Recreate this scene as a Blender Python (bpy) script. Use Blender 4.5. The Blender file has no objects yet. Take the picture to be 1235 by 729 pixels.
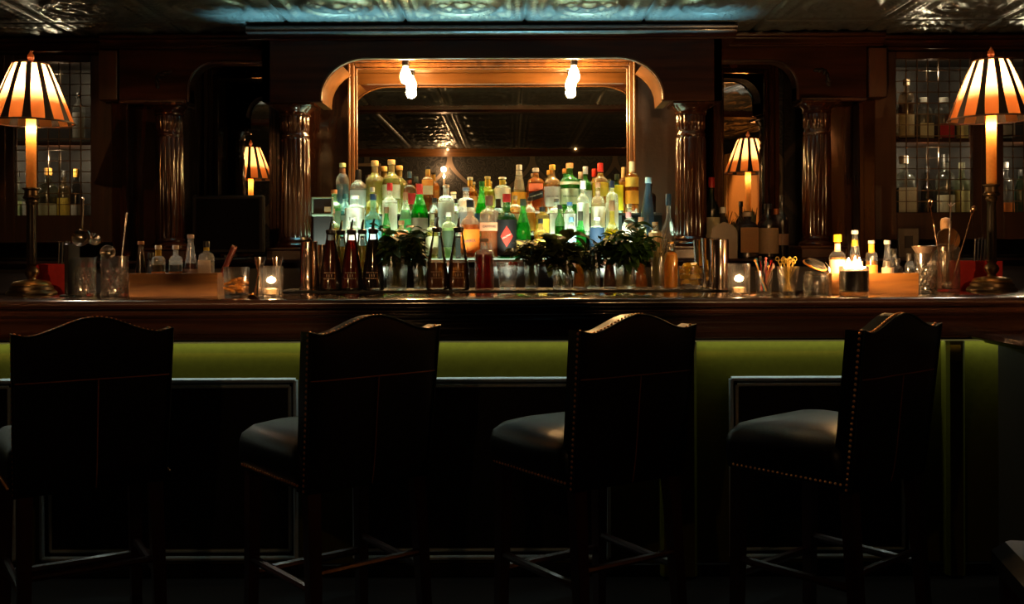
import bpy, math, random
import numpy as np
from mathutils import Vector, Matrix
random.seed(7)
PI = math.pi
sc = bpy.context.scene
COL = sc.collection
EYE, F, HORIZON, ROLL = 1.29, 1200.0, 300.0, 0.0036

def P(px, py, Y):
    """Point at depth Y that the photo shows at pixel (px, py)."""
    a, b = px - 617.5, py - HORIZON
    x, y = a - b * ROLL, b + a * ROLL
    return Vector((x / F * Y, Y, EYE - y / F * Y))
def X(px, Y): return P(px, HORIZON, Y).x

# ------------------------------------------------------------------ materials
def lin(c):
    return tuple(((v / 255) / 12.92 if v / 255 <= .04045 else ((v / 255 + .055) / 1.055) ** 2.4) for v in c)
def c4(c): return (c[0], c[1], c[2], 1.0)
def newmat(name):
    m = bpy.data.materials.new(name); m.use_nodes = True
    nt = m.node_tree; nt.nodes.clear()
    out = nt.nodes.new('ShaderNodeOutputMaterial')
    return m, nt, out
def N(nt, t, **kw):
    n = nt.nodes.new(t)
    for k, v in kw.items():
        if k in n.inputs: n.inputs[k].default_value = v
        else: setattr(n, k, v)
    return n
_cache = {}
def memo(fn):
    def g(*a, **k):
        key = (fn.__name__, a, tuple(sorted(k.items())))
        if key not in _cache: _cache[key] = fn(*a, **k)
        return _cache[key]
    return g
@memo
def plain(col, rough=.5, metal=0., coat=0., bump=0., scale=60., spec=.5):
    m, nt, out = newmat('surface')
    b = N(nt, 'ShaderNodeBsdfPrincipled')
    b.inputs['Roughness'].default_value = rough; b.inputs['Metallic'].default_value = metal
    b.inputs['Coat Weight'].default_value = coat; b.inputs['Coat Roughness'].default_value = .12
    b.inputs['Specular IOR Level'].default_value = spec
    tc = N(nt, 'ShaderNodeTexCoord')
    nz = N(nt, 'ShaderNodeTexNoise'); nz.inputs['Scale'].default_value = scale; nz.inputs['Detail'].default_value = 3
    nt.links.new(tc.outputs['Object'], nz.inputs['Vector'])
    mx = N(nt, 'ShaderNodeMix', data_type='RGBA')
    mx.inputs[6].default_value = c4([v * .8 for v in col]); mx.inputs[7].default_value = c4([min(1, v * 1.15) for v in col])
    nt.links.new(nz.outputs['Fac'], mx.inputs[0]); nt.links.new(mx.outputs[2], b.inputs['Base Color'])
    if bump:
        bp = N(nt, 'ShaderNodeBump'); bp.inputs['Strength'].default_value = bump; bp.inputs['Distance'].default_value = .002
        nt.links.new(nz.outputs['Fac'], bp.inputs['Height']); nt.links.new(bp.outputs[0], b.inputs['Normal'])
    nt.links.new(b.outputs[0], out.inputs[0])
    return m
@memo
def wood(dark, light, axis='x', rough=.3, coat=.5, scale=14., spec=.5):
    m, nt, out = newmat('wood')
    b = N(nt, 'ShaderNodeBsdfPrincipled')
    b.inputs['Roughness'].default_value = rough; b.inputs['Coat Weight'].default_value = coat; b.inputs['Coat Roughness'].default_value = .1; b.inputs['Specular IOR Level'].default_value = spec
    tc = N(nt, 'ShaderNodeTexCoord'); mp = N(nt, 'ShaderNodeMapping')
    mp.inputs['Scale'].default_value = {'x': (.08, 1, 1), 'z': (1, 1, .08), 'y': (1, .08, 1)}[axis]
    nz = N(nt, 'ShaderNodeTexNoise'); nz.inputs['Scale'].default_value = scale; nz.inputs['Detail'].default_value = 6; nz.inputs['Distortion'].default_value = 1.2
    nt.links.new(tc.outputs['Object'], mp.inputs[0]); nt.links.new(mp.outputs[0], nz.inputs['Vector'])
    cr = N(nt, 'ShaderNodeValToRGB')
    cr.color_ramp.elements[0].position = .3; cr.color_ramp.elements[0].color = c4(dark)
    cr.color_ramp.elements[1].position = .72; cr.color_ramp.elements[1].color = c4(light)
    nt.links.new(nz.outputs['Fac'], cr.inputs[0]); nt.links.new(cr.outputs[0], b.inputs['Base Color'])
    bp = N(nt, 'ShaderNodeBump'); bp.inputs['Strength'].default_value = .12; bp.inputs['Distance'].default_value = .002
    nt.links.new(nz.outputs['Fac'], bp.inputs['Height']); nt.links.new(bp.outputs[0], b.inputs['Normal'])
    nt.links.new(b.outputs[0], out.inputs[0])
    return m
@memo
def glass(tint=(.96, .98, .97), body=.0, edge=.75, rough=.05, refl=.03):
    """Thin glass: clear straight through, mirror-like at grazing angles, tint deeper at its rims."""
    m, nt, out = newmat('glass')
    lw = N(nt, 'ShaderNodeLayerWeight'); lw.inputs['Blend'].default_value = .35
    fr = N(nt, 'ShaderNodeFresnel'); fr.inputs['IOR'].default_value = 1.5
    mx = N(nt, 'ShaderNodeMix', data_type='RGBA')
    mx.inputs[6].default_value = c4(tint); mx.inputs[7].default_value = c4([v * edge for v in tint])
    nt.links.new(lw.outputs['Facing'], mx.inputs[0])
    tr = N(nt, 'ShaderNodeBsdfTransparent'); nt.links.new(mx.outputs[2], tr.inputs[0])
    gl = N(nt, 'ShaderNodeBsdfAnisotropic') if False else N(nt, 'ShaderNodeBsdfGlossy')
    gl.inputs['Roughness'].default_value = rough
    base = tr
    if body > 0:
        tl = N(nt, 'ShaderNodeBsdfTranslucent'); tl.inputs[0].default_value = c4(tint)
        df = N(nt, 'ShaderNodeBsdfDiffuse'); df.inputs[0].default_value = c4(tint)
        m2 = N(nt, 'ShaderNodeMixShader'); m2.inputs[0].default_value = .5
        nt.links.new(tl.outputs[0], m2.inputs[1]); nt.links.new(df.outputs[0], m2.inputs[2])
        m3 = N(nt, 'ShaderNodeMixShader'); m3.inputs[0].default_value = body
        nt.links.new(tr.outputs[0], m3.inputs[1]); nt.links.new(m2.outputs[0], m3.inputs[2]); base = m3
    ms = N(nt, 'ShaderNodeMixShader')
    fm = N(nt, 'ShaderNodeMath', operation='ADD', use_clamp=True); fm.inputs[1].default_value = refl; nt.links.new(fr.outputs[0], fm.inputs[0])
    nt.links.new(fm.outputs[0], ms.inputs[0]); nt.links.new(base.outputs[0], ms.inputs[1]); nt.links.new(gl.outputs[0], ms.inputs[2])
    nt.links.new(ms.outputs[0], out.inputs[0])
    return m
@memo
def paper(col, trans=.35, rough=.6):
    m, nt, out = newmat('paper')
    tc = N(nt, 'ShaderNodeTexCoord'); nz = N(nt, 'ShaderNodeTexNoise'); nz.inputs['Scale'].default_value = 90
    nt.links.new(tc.outputs['Object'], nz.inputs['Vector'])
    mx = N(nt, 'ShaderNodeMix', data_type='RGBA'); mx.inputs[6].default_value = c4([v * .75 for v in col]); mx.inputs[7].default_value = c4(col)
    nt.links.new(nz.outputs['Fac'], mx.inputs[0])
    b = N(nt, 'ShaderNodeBsdfPrincipled'); b.inputs['Roughness'].default_value = rough
    tl = N(nt, 'ShaderNodeBsdfTranslucent')
    nt.links.new(mx.outputs[2], b.inputs['Base Color']); nt.links.new(mx.outputs[2], tl.inputs[0])
    ms = N(nt, 'ShaderNodeMixShader'); ms.inputs[0].default_value = trans
    nt.links.new(b.outputs[0], ms.inputs[1]); nt.links.new(tl.outputs[0], ms.inputs[2]); nt.links.new(ms.outputs[0], out.inputs[0])
    return m
@memo
def glow(col, strength):
    m, nt, out = newmat('glow')
    e = N(nt, 'ShaderNodeEmission'); e.inputs[0].default_value = c4(col); e.inputs[1].default_value = strength
    nt.links.new(e.outputs[0], out.inputs[0])
    return m
@memo
def leaf_mat(col):
    m, nt, out = newmat('leaf')
    tc = N(nt, 'ShaderNodeTexCoord'); nz = N(nt, 'ShaderNodeTexNoise'); nz.inputs['Scale'].default_value = 40
    nt.links.new(tc.outputs['Object'], nz.inputs['Vector'])
    mx = N(nt, 'ShaderNodeMix', data_type='RGBA'); mx.inputs[6].default_value = c4([v * .5 for v in col]); mx.inputs[7].default_value = c4(col)
    nt.links.new(nz.outputs['Fac'], mx.inputs[0])
    b = N(nt, 'ShaderNodeBsdfPrincipled'); b.inputs['Roughness'].default_value = .5
    tl = N(nt, 'ShaderNodeBsdfTranslucent')
    nt.links.new(mx.outputs[2], b.inputs['Base Color']); nt.links.new(mx.outputs[2], tl.inputs[0])
    ms = N(nt, 'ShaderNodeMixShader'); ms.inputs[0].default_value = .3
    nt.links.new(b.outputs[0], ms.inputs[1]); nt.links.new(tl.outputs[0], ms.inputs[2]); nt.links.new(ms.outputs[0], out.inputs[0])
    return m
def mirror_mat():
    m, nt, out = newmat('mirror')
    tc = N(nt, 'ShaderNodeTexCoord'); nz = N(nt, 'ShaderNodeTexNoise'); nz.inputs['Scale'].default_value = 3
    nt.links.new(tc.outputs['Object'], nz.inputs['Vector'])
    cr = N(nt, 'ShaderNodeValToRGB')
    cr.color_ramp.elements[0].color = (.68, .66, .6, 1); cr.color_ramp.elements[1].color = (.8, .78, .72, 1)
    nt.links.new(nz.outputs['Fac'], cr.inputs[0])
    g = N(nt, 'ShaderNodeBsdfGlossy'); g.inputs['Roughness'].default_value = .004
    nt.links.new(cr.outputs[0], g.inputs[0]); nt.links.new(g.outputs[0], out.inputs[0])
    return m
def damask_mat():
    m, nt, out = newmat('damask_wallpaper')
    tc = N(nt, 'ShaderNodeTexCoord'); sx = N(nt, 'ShaderNodeSeparateXYZ')
    nt.links.new(tc.outputs['Object'], sx.inputs[0])
    def M(op, a, b=None):
        n = N(nt, 'ShaderNodeMath', operation=op)
        for i, v in enumerate((a, b)):
            if v is None: continue
            if isinstance(v, (int, float)): n.inputs[i].default_value = v
            else: nt.links.new(v, n.inputs[i])
        return n.outputs[0]
    x, z = sx.outputs[0], sx.outputs[2]
    c = M('MULTIPLY', M('COSINE', M('MULTIPLY', M('SUBTRACT', z, 2.34), 2 * PI / 1.25)), .25)
    t = M('DIVIDE', x, .96)
    d1 = M('ABSOLUTE', M('SUBTRACT', M('FRACT', M('ADD', M('SUBTRACT', t, c), 20.5)), .5))
    d2 = M('ABSOLUTE', M('SUBTRACT', M('FRACT', M('ADD', M('ADD', t, c), 20.0)), .5))
    f = M('MINIMUM', d1, d2)
    line = M('LESS_THAN', f, .030)
    nz = N(nt, 'ShaderNodeTexVoronoi', feature='SMOOTH_F1'); nz.inputs['Scale'].default_value = 14
    nt.links.new(tc.outputs['Object'], nz.inputs['Vector'])
    w = M('SINE', M('ADD', M('MULTIPLY', nz.outputs['Distance'], 38.0), M('MULTIPLY', f, 40.0)))
    fil = M('MULTIPLY', M('GREATER_THAN', w, .25), M('GREATER_THAN', f, .06))
    mx = N(nt, 'ShaderNodeMix', data_type='RGBA'); mx.inputs[6].default_value = (.012, .013, .015, 1); mx.inputs[7].default_value = (.05, .05, .05, 1)
    nt.links.new(fil, mx.inputs[0])
    m2 = N(nt, 'ShaderNodeMix', data_type='RGBA'); m2.inputs[7].default_value = (.16, .12, .09, 1)
    nt.links.new(line, m2.inputs[0]); nt.links.new(mx.outputs[2], m2.inputs[6])
    b = N(nt, 'ShaderNodeBsdfPrincipled'); b.inputs['Roughness'].default_value = .45
    nt.links.new(m2.outputs[2], b.inputs['Base Color']); nt.links.new(b.outputs[0], out.inputs[0])
    return m
def shade_mat():
    m, nt, out = newmat('lamp_shade_silk')
    d = N(nt, 'ShaderNodeBsdfDiffuse'); d.inputs[0].default_value = (.22, .08, .02, 1)
    t = N(nt, 'ShaderNodeBsdfTranslucent'); t.inputs[0].default_value = (.95, .36, .12, 1)
    ms = N(nt, 'ShaderNodeMixShader'); ms.inputs[0].default_value = .75
    nt.links.new(d.outputs[0], ms.inputs[1]); nt.links.new(t.outputs[0], ms.inputs[2]); nt.links.new(ms.outputs[0], out.inputs[0])
    return m

MAHOG = wood((.012, .0035, .0016), (.06, .019, .007), 'x', .28, .6)
HEADW = wood((.012, .0035, .0016), (.05, .016, .006), 'x', .6, .0, 14., .1)
MAHOGZ = wood((.012, .0035, .0016), (.055, .018, .007), 'z', .15, .35)
BARWOOD = wood((.004, .0015, .0009), (.015, .005, .0025), 'x', .2, 1.)
GOLDWOOD = wood((.05, .020, .005), (.15, .066, .018), 'x', .3, .6)
GOLDWOODZ = wood((.10, .040, .010), (.26, .12, .035), 'z', .3, .6)
CADDYW = wood((.14, .055, .010), (.36, .15, .03), 'x', .5, .1, 24.)
LEATHER = plain((.0022, .002, .0021), .36, 0., .0, .25, 220., .4)
PIPING = plain((.30, .11, .05), .4)
NAIL = plain((.85, .42, .18), .45, .8)
LEGWOOD = wood((.018, .004, .003), (.05, .012, .008), 'z', .35, .3)
GREEN = plain((.13, .115, .008), .7, 0., 0., .3, 35., .1)
DARKPANEL = wood((.002, .001, .0008), (.006, .003, .002), 'x', .5, .0)
STEEL = plain((.72, .66, .6), .16, 1.)
COPPER = plain((.85, .55, .38), .14, 1.)
BRONZE = plain((.10, .07, .04), .35, .9)
BLACKP = plain((.006, .006, .007), .35)
BLACKM = plain((.01, .01, .01), .6)
GOLDM = plain((.5, .3, .1), .3, 1.)
CLEAR = None
REDBOX = plain((.6, .016, .012), .45)
@memo
def crystal(tint=(.97, .96, .94), share=.5, rough=.03, shine=.08, body=0.):
    """Thick clear glass: part refracting, part plain see-through."""
    m, nt, out = newmat('crystal')
    tr = N(nt, 'ShaderNodeBsdfTransparent'); tr.inputs[0].default_value = c4(tint)
    g = N(nt, 'ShaderNodeBsdfGlass'); g.inputs['Roughness'].default_value = rough; g.inputs['IOR'].default_value = 1.42; g.inputs[0].default_value = (1, 1, 1, 1)
    ms = N(nt, 'ShaderNodeMixShader'); ms.inputs[0].default_value = share
    nt.links.new(tr.outputs[0], ms.inputs[1]); nt.links.new(g.outputs[0], ms.inputs[2])
    gl = N(nt, 'ShaderNodeBsdfGlossy'); gl.inputs['Roughness'].default_value = .14
    m2 = N(nt, 'ShaderNodeMixShader'); m2.inputs[0].default_value = shine
    if body:
        tl = N(nt, 'ShaderNodeBsdfTranslucent'); tl.inputs[0].default_value = c4(tint)
        m4 = N(nt, 'ShaderNodeMixShader'); m4.inputs[0].default_value = body; nt.links.new(ms.outputs[0], m4.inputs[1]); nt.links.new(tl.outputs[0], m4.inputs[2]); ms = m4
    nt.links.new(ms.outputs[0], m2.inputs[1]); nt.links.new(gl.outputs[0], m2.inputs[2])
    nt.links.new(m2.outputs[0], out.inputs[0])
    return m
MIRROR = mirror_mat(); CLEAR = crystal()
SILK = shade_mat()
FRAMEW = wood((.05, .018, .005), (.15, .06, .016), 'z', .25, .6)
TIN = plain((.36, .40, .40), .30, .85, 0., .3, 18.)

# ------------------------------------------------------------------ mesh builder
class MB:
    def __init__(s): s.v = []; s.f = []; s.mi = []; s.cur = 0
    def add(s, vs, fs, M=None):
        o = len(s.v)
        s.v += [tuple(M @ Vector(p)) if M is not None else tuple(p) for p in vs]
        s.f += [tuple(o + i for i in f) for f in fs]; s.mi += [s.cur] * len(fs)
        return s
    def box(s, x0, x1, y0, y1, z0, z1, b=0., M=None):
        if b <= 0:
            vs = [(x, y, z) for z in (z0, z1) for y in (y0, y1) for x in (x0, x1)]
            return s.add(vs, [(0, 2, 3, 1), (4, 5, 7, 6), (0, 1, 5, 4), (2, 6, 7, 3), (0, 4, 6, 2), (1, 3, 7, 5)], M)
        b = min(b, (x1 - x0) * .45, (y1 - y0) * .45, (z1 - z0) * .45)
        rings = []
        for z, i in ((z0, b), (z0 + b, 0), (z1 - b, 0), (z1, b)):
            a0, a1, c0, c1 = x0 + i, x1 - i, y0 + i, y1 - i
            k = b if i == 0 else b * .6
            rings.append([(a0 + k, c0, z), (a1 - k, c0, z), (a1, c0 + k, z), (a1, c1 - k, z), (a1 - k, c1, z), (a0 + k, c1, z), (a0, c1 - k, z), (a0, c0 + k, z)])
        return s.rings(rings, True, True, M)
    def rings(s, rings, cap0=True, cap1=True, M=None):
        n = len(rings[0]); vs = [p for r in rings for p in r]; fs = []
        for i in range(len(rings) - 1):
            for j in range(n):
                k = (j + 1) % n
                fs.append((i * n + j, i * n + k, (i + 1) * n + k, (i + 1) * n + j))
        if cap0: fs.append(tuple(reversed(range(n))))
        if cap1: fs.append(tuple((len(rings) - 1) * n + j for j in range(n)))
        return s.add(vs, fs, M)
    def lathe(s, prof, n=24, M=None, sq=None, cx=0., cy=0., z0=0.):
        """prof: [(r, z)]; sq(z) -> 0 round .. 1 rounded square section."""
        rings = []
        for r, z in prof:
            r = max(r, 1e-5); q = sq(z) if sq else 0.
            ring = []
            for j in range(n):
                a = 2 * PI * (j + .5) / n
                c, si = math.cos(a), math.sin(a)
                k = 1.0
                if q > 0:
                    k = (1 - q) + q * min(1.28, .98 / max(abs(c), abs(si)))
                ring.append((cx + r * k * c, cy + r * k * si, z0 + z))
            rings.append(ring)
        return s.rings(rings, True, True, M)
    def tube(s, pts, r, n=8, M=None, closed=False):
        pts = [Vector(p) for p in pts]; rings = []; m = len(pts)
        up = None
        for i, p in enumerate(pts):
            if closed: d = pts[(i + 1) % m] - pts[i - 1]
            else: d = pts[min(i + 1, m - 1)] - pts[max(i - 1, 0)]
            if d.length < 1e-9: d = Vector((0, 0, 1))
            d.normalize()
            if up is None:
                up = Vector((0, 0, 1)) if abs(d.z) < .9 else Vector((1, 0, 0))
            u = (up - d * up.dot(d))
            if u.length < 1e-6: u = d.orthogonal()
            u.normalize(); w = d.cross(u); up = u
            rr = r[i] if isinstance(r, (list, tuple)) else r
            rings.append([tuple(p + u * (rr * math.cos(2 * PI * j / n)) + w * (rr * math.sin(2 * PI * j / n))) for j in range(n)])
        if closed:
            rings.append(rings[0]); return s.rings(rings, False, False, M)
        return s.rings(rings, True, True, M)
    def sphere(s, c, r, n=10, m=6, M=None):
        c = Vector(c); rx, ry, rz = (r, r, r) if not isinstance(r, (tuple, list)) else r
        rings = []
        for i in range(m + 1):
            t = -PI / 2 + PI * i / m
            q = max(math.cos(t), 1e-4)
            rings.append([(c.x + rx * q * math.cos(2 * PI * j / n), c.y + ry * q * math.sin(2 * PI * j / n), c.z + rz * math.sin(t)) for j in range(n)])
        return s.rings(rings, True, True, M)
    def prism(s, poly, axis, a0, a1, M=None):
        """poly in the two other axes (for axis 'x': (y,z); 'y': (x,z); 'z': (x,y)), extruded from a0 to a1."""
        def mk(p, a): return {'x': (a, p[0], p[1]), 'y': (p[0], a, p[1]), 'z': (p[0], p[1], a)}[axis]
        n = len(poly)
        vs = [mk(p, a0) for p in poly] + [mk(p, a1) for p in poly]
        fs = [tuple(reversed(range(n))), tuple(range(n, 2 * n))] + [(i, (i + 1) % n, n + (i + 1) % n, n + i) for i in range(n)]
        return s.add(vs, fs, M)
    def build(s, name, mat, parent=None, smooth=35., fix=True):
        me = bpy.data.meshes.new(name)
        me.from_pydata(s.v, [], s.f)
        mats = mat if isinstance(mat, (list, tuple)) else [mat]
        for m in mats: me.materials.append(m)
        if len(mats) > 1:
            for p, i in zip(me.polygons, s.mi): p.material_index = i
        if fix:
            import bmesh
            bm = bmesh.new(); bm.from_mesh(me)
            bmesh.ops.recalc_face_normals(bm, faces=bm.faces)
            bm.to_mesh(me); bm.free()
        if smooth:
            me.polygons.foreach_set('use_smooth', [True] * len(me.polygons))
            me.set_sharp_from_angle(angle=math.radians(smooth))
        me.update()
        o = bpy.data.objects.new(name, me); COL.objects.link(o)
        if parent is not None: o.parent = parent
        return o
def tag(o, label, cat, group=None, kind=None):
    if label: o['label'] = label
    if cat: o['category'] = cat
    if group: o['group'] = group
    if kind: o['kind'] = kind
    return o
def thing(name, label, cat, loc=(0, 0, 0), rz=0., group=None):
    o = bpy.data.objects.new(name, None); COL.objects.link(o)
    o.empty_display_size = .05
    o.location = loc; o.rotation_euler = (0, 0, rz)
    return tag(o, label, cat, group)
def struct(o, label=None):
    o['kind'] = 'structure'
    if label: o['label'] = label
    o['category'] = 'room'
    return o
def text_mb(s, size, depth=.0004):
    cu = bpy.data.curves.new('lettering', 'FONT'); cu.body = s; cu.size = size; cu.align_x = 'CENTER'; cu.align_y = 'CENTER'; cu.extrude = depth; cu.resolution_u = 3
    o = bpy.data.objects.new('lettering', cu); COL.objects.link(o)
    dg = bpy.context.evaluated_depsgraph_get()
    me = bpy.data.meshes.new_from_object(o.evaluated_get(dg))
    vs = [tuple(v.co) for v in me.vertices]; fs = [tuple(p.vertices) for p in me.polygons]
    bpy.data.objects.remove(o); bpy.data.curves.remove(cu); bpy.data.meshes.remove(me)
    return vs, fs
def lettering(s, size, parent, mat, r=None, z=0., y=0., tilt=0., sx=1.):
    """Lettering on a curved (radius r) or flat (r None, plane y) label that faces -Y."""
    vs, fs = text_mb(s, size)
    ct, st = math.cos(tilt), math.sin(tilt); out = []
    for a, b, c in vs:
        a *= sx
        a, b = a * ct - b * st, a * st + b * ct
        if r:
            t = a / r; q = r + .0012 + c
            out.append((q * math.sin(t), -q * math.cos(t), z + b))
        else: out.append((a, y - .0008 - c, z + b))
    m = MB(); m.add(out, fs)
    return m.build('lettering', mat, parent, smooth=0, fix=False)
def arc_label(r, z0, z1, a=75., n=12, tilt=0., x=0.):
    m = MB(); v = []
    A = math.radians(a)
    for i in range(n + 1):
        t = -A + 2 * A * i / n
        dz = math.tan(tilt) * r * t
        v += [(r * math.sin(t), -r * math.cos(t), z0 + dz), (r * math.sin(t), -r * math.cos(t), z1 + dz)]
    f = [(2 * i, 2 * i + 2, 2 * i + 3, 2 * i + 1) for i in range(n)]
    return m.add(v, f)
def copy_tree(o, parent=None):
    c = o.copy(); COL.objects.link(c)
    if parent is not None: c.parent = parent
    for ch in list(o.children): copy_tree(ch, c)
    return c
# ------------------------------------------------------------------ the room
CEIL = 2.46; RX = 3.4; YB = 6.1; YR = -.35
def room():
    m = MB(); m.box(-RX, RX, YR, YB, -.05, 0); struct(m.build('floor', wood((.006, .004, .003), (.016, .010, .007), 'x', .45, .1), smooth=0))
    m = MB(); m.box(-RX, RX, YB, YB + .1, 0, CEIL); struct(m.build('wall_back', damask_mat(), smooth=0))
    m = MB(); m.box(-RX, RX, YR - .1, YR, 0, CEIL); struct(m.build('wall_front', damask_mat(), smooth=0))
    for nm, a in (('wall_left', -RX - .1), ('wall_right', RX)):
        m = MB(); m.box(a, a + .1, YR - .1, YB + .1, 0, CEIL); struct(m.build(nm, damask_mat(), smooth=0))
    # pressed tin ceiling: one embossed tile repeated
    S, n = .61, 44
    u = np.linspace(0, 1, n + 1); U, V = np.meshgrid(u, u)
    dx, dy = np.abs(U - .5) * 2, np.abs(V - .5) * 2
    e = np.maximum(dx, dy); r = np.hypot(U - .5, V - .5) * 2
    h = np.zeros_like(U)
    def ridge(t, c, w, a): return a * np.exp(-((t - c) / w) ** 2)
    h += ridge(e, .93, .03, .010) + ridge(e, .80, .035, .012)
    along = np.where(dx > dy, V, U)
    h += np.exp(-((e - .72) / .03) ** 2) * (.006 + .006 * np.cos(along * 2 * PI * 16))
    h += np.exp(-((e - .87) / .03) ** 2) * (.003 + .006 * np.cos(along * 2 * PI * 11))
    h += ridge(r, .54, .035, .014) + ridge(r, .42, .03, .007) + np.where(r < .2, .012 * np.cos(r / .2 * PI / 2), 0)
    th = np.arctan2(V - .5, U - .5)
    h += np.exp(-((r - .30) / .07) ** 2) * .005 * (1 + np.cos(th * 8))
    h += np.exp(-((np.hypot(dx - .62, dy - .62)) / .10) ** 2) * .010
    h -= np.where(e > .985, .006, 0)
    h *= 1.5
    x0, y0 = -RX - .02 - .17, YR - .05
    nx, ny = 12, 11
    vs, fs = [], []
    base = np.stack([U.ravel() * S, V.ravel() * S, CEIL - h.ravel()], 1)
    q = (np.arange(n)[:, None] * (n + 1) + np.arange(n)[None, :]).ravel()
    quad = np.stack([q, q + n + 1, q + n + 2, q + 1], 1)
    for i in range(nx):
        for j in range(ny):
            fs.append(quad + len(vs) * (n + 1) ** 2)
            vs.append(base + np.array([x0 + i * S, y0 + j * S, 0]))
    me = bpy.data.meshes.new('ceiling')
    me.from_pydata(np.concatenate(vs).tolist(), [], np.concatenate(fs).tolist())
    me.polygons.foreach_set('use_smooth', [True] * len(me.polygons))
    me.materials.append(TIN); o = bpy.data.objects.new('ceiling', me); COL.objects.link(o); struct(o)
    m = MB(); m.prism([(3.0, CEIL), (3.0, 2.415), (3.02, 2.40), (3.14, 2.40), (3.16, 2.415), (3.16, CEIL)], 'x', -RX, RX)
    struct(m.build('trim_1', MAHOG, smooth=30))
    m = MB(); m.prism([(YR, CEIL), (YR, 2.36), (YR + .02, 2.36), (YR + .05, 2.40), (YR + .1, 2.44), (YR + .1, CEIL)], 'x', -RX, RX)
    struct(m.build('trim_2', GOLDWOOD, smooth=30))
room()

# ------------------------------------------------------------------ back bar
XC = -.1
def arch_poly(x0, x1, zb, zt, ax0, ax1, az, r, ry, n=10):
    """Header board with an arched cut-out: outline in (x, z)."""
    p = [(x0, zb), (x0, zt), (x1, zt), (x1, zb), (ax1, zb)]
    for i in range(n + 1):
        a = PI / 2 * i / n
        p.append((ax1 - r + r * math.cos(a), az - ry + ry * math.sin(a)))
    for i in range(n + 1):
        a = PI / 2 + PI / 2 * i / n
        p.append((ax0 + r + r * math.cos(a), az - ry + ry * math.sin(a)))
    p.append((ax0, zb))
    return p
def header(m, x0, x1, zb, zt, ax0, ax1, az, r, ry, y0, y1):
    """Same, tessellated safely: columns of quads along the arch."""
    pts = arch_poly(x0, x1, zb, zt, ax0, ax1, az, r, ry)
    arch = pts[4:]                      # right foot .. left foot
    top = [(p[0], zt) for p in arch]
    n = len(arch)
    for i in range(n - 1):
        a, b, c, d = arch[i], arch[i + 1], top[i + 1], top[i]
        if abs(a[0] - b[0]) < 1e-9: 
            vs = [(a[0], y0, a[1]), (a[0], y1, a[1]), (b[0], y1, b[1]), (b[0], y0, b[1])]; m.add(vs, [(0, 1, 2, 3)]); continue
        vs = [(a[0], y0, a[1]), (b[0], y0, b[1]), (c[0], y0, c[1]), (d[0], y0, d[1]), (a[0], y1, a[1]), (b[0], y1, b[1]), (c[0], y1, c[1]), (d[0], y1, d[1])]
        m.add(vs, [(0, 1, 2, 3), (7, 6, 5, 4), (0, 4, 5, 1), (3, 2, 6, 7)])
    if x1 > ax1: m.box(ax1, x1, y0, y1, zb, zt)
    if x0 < ax0: m.box(x0, ax0, y0, y1, zb, zt)

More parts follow.
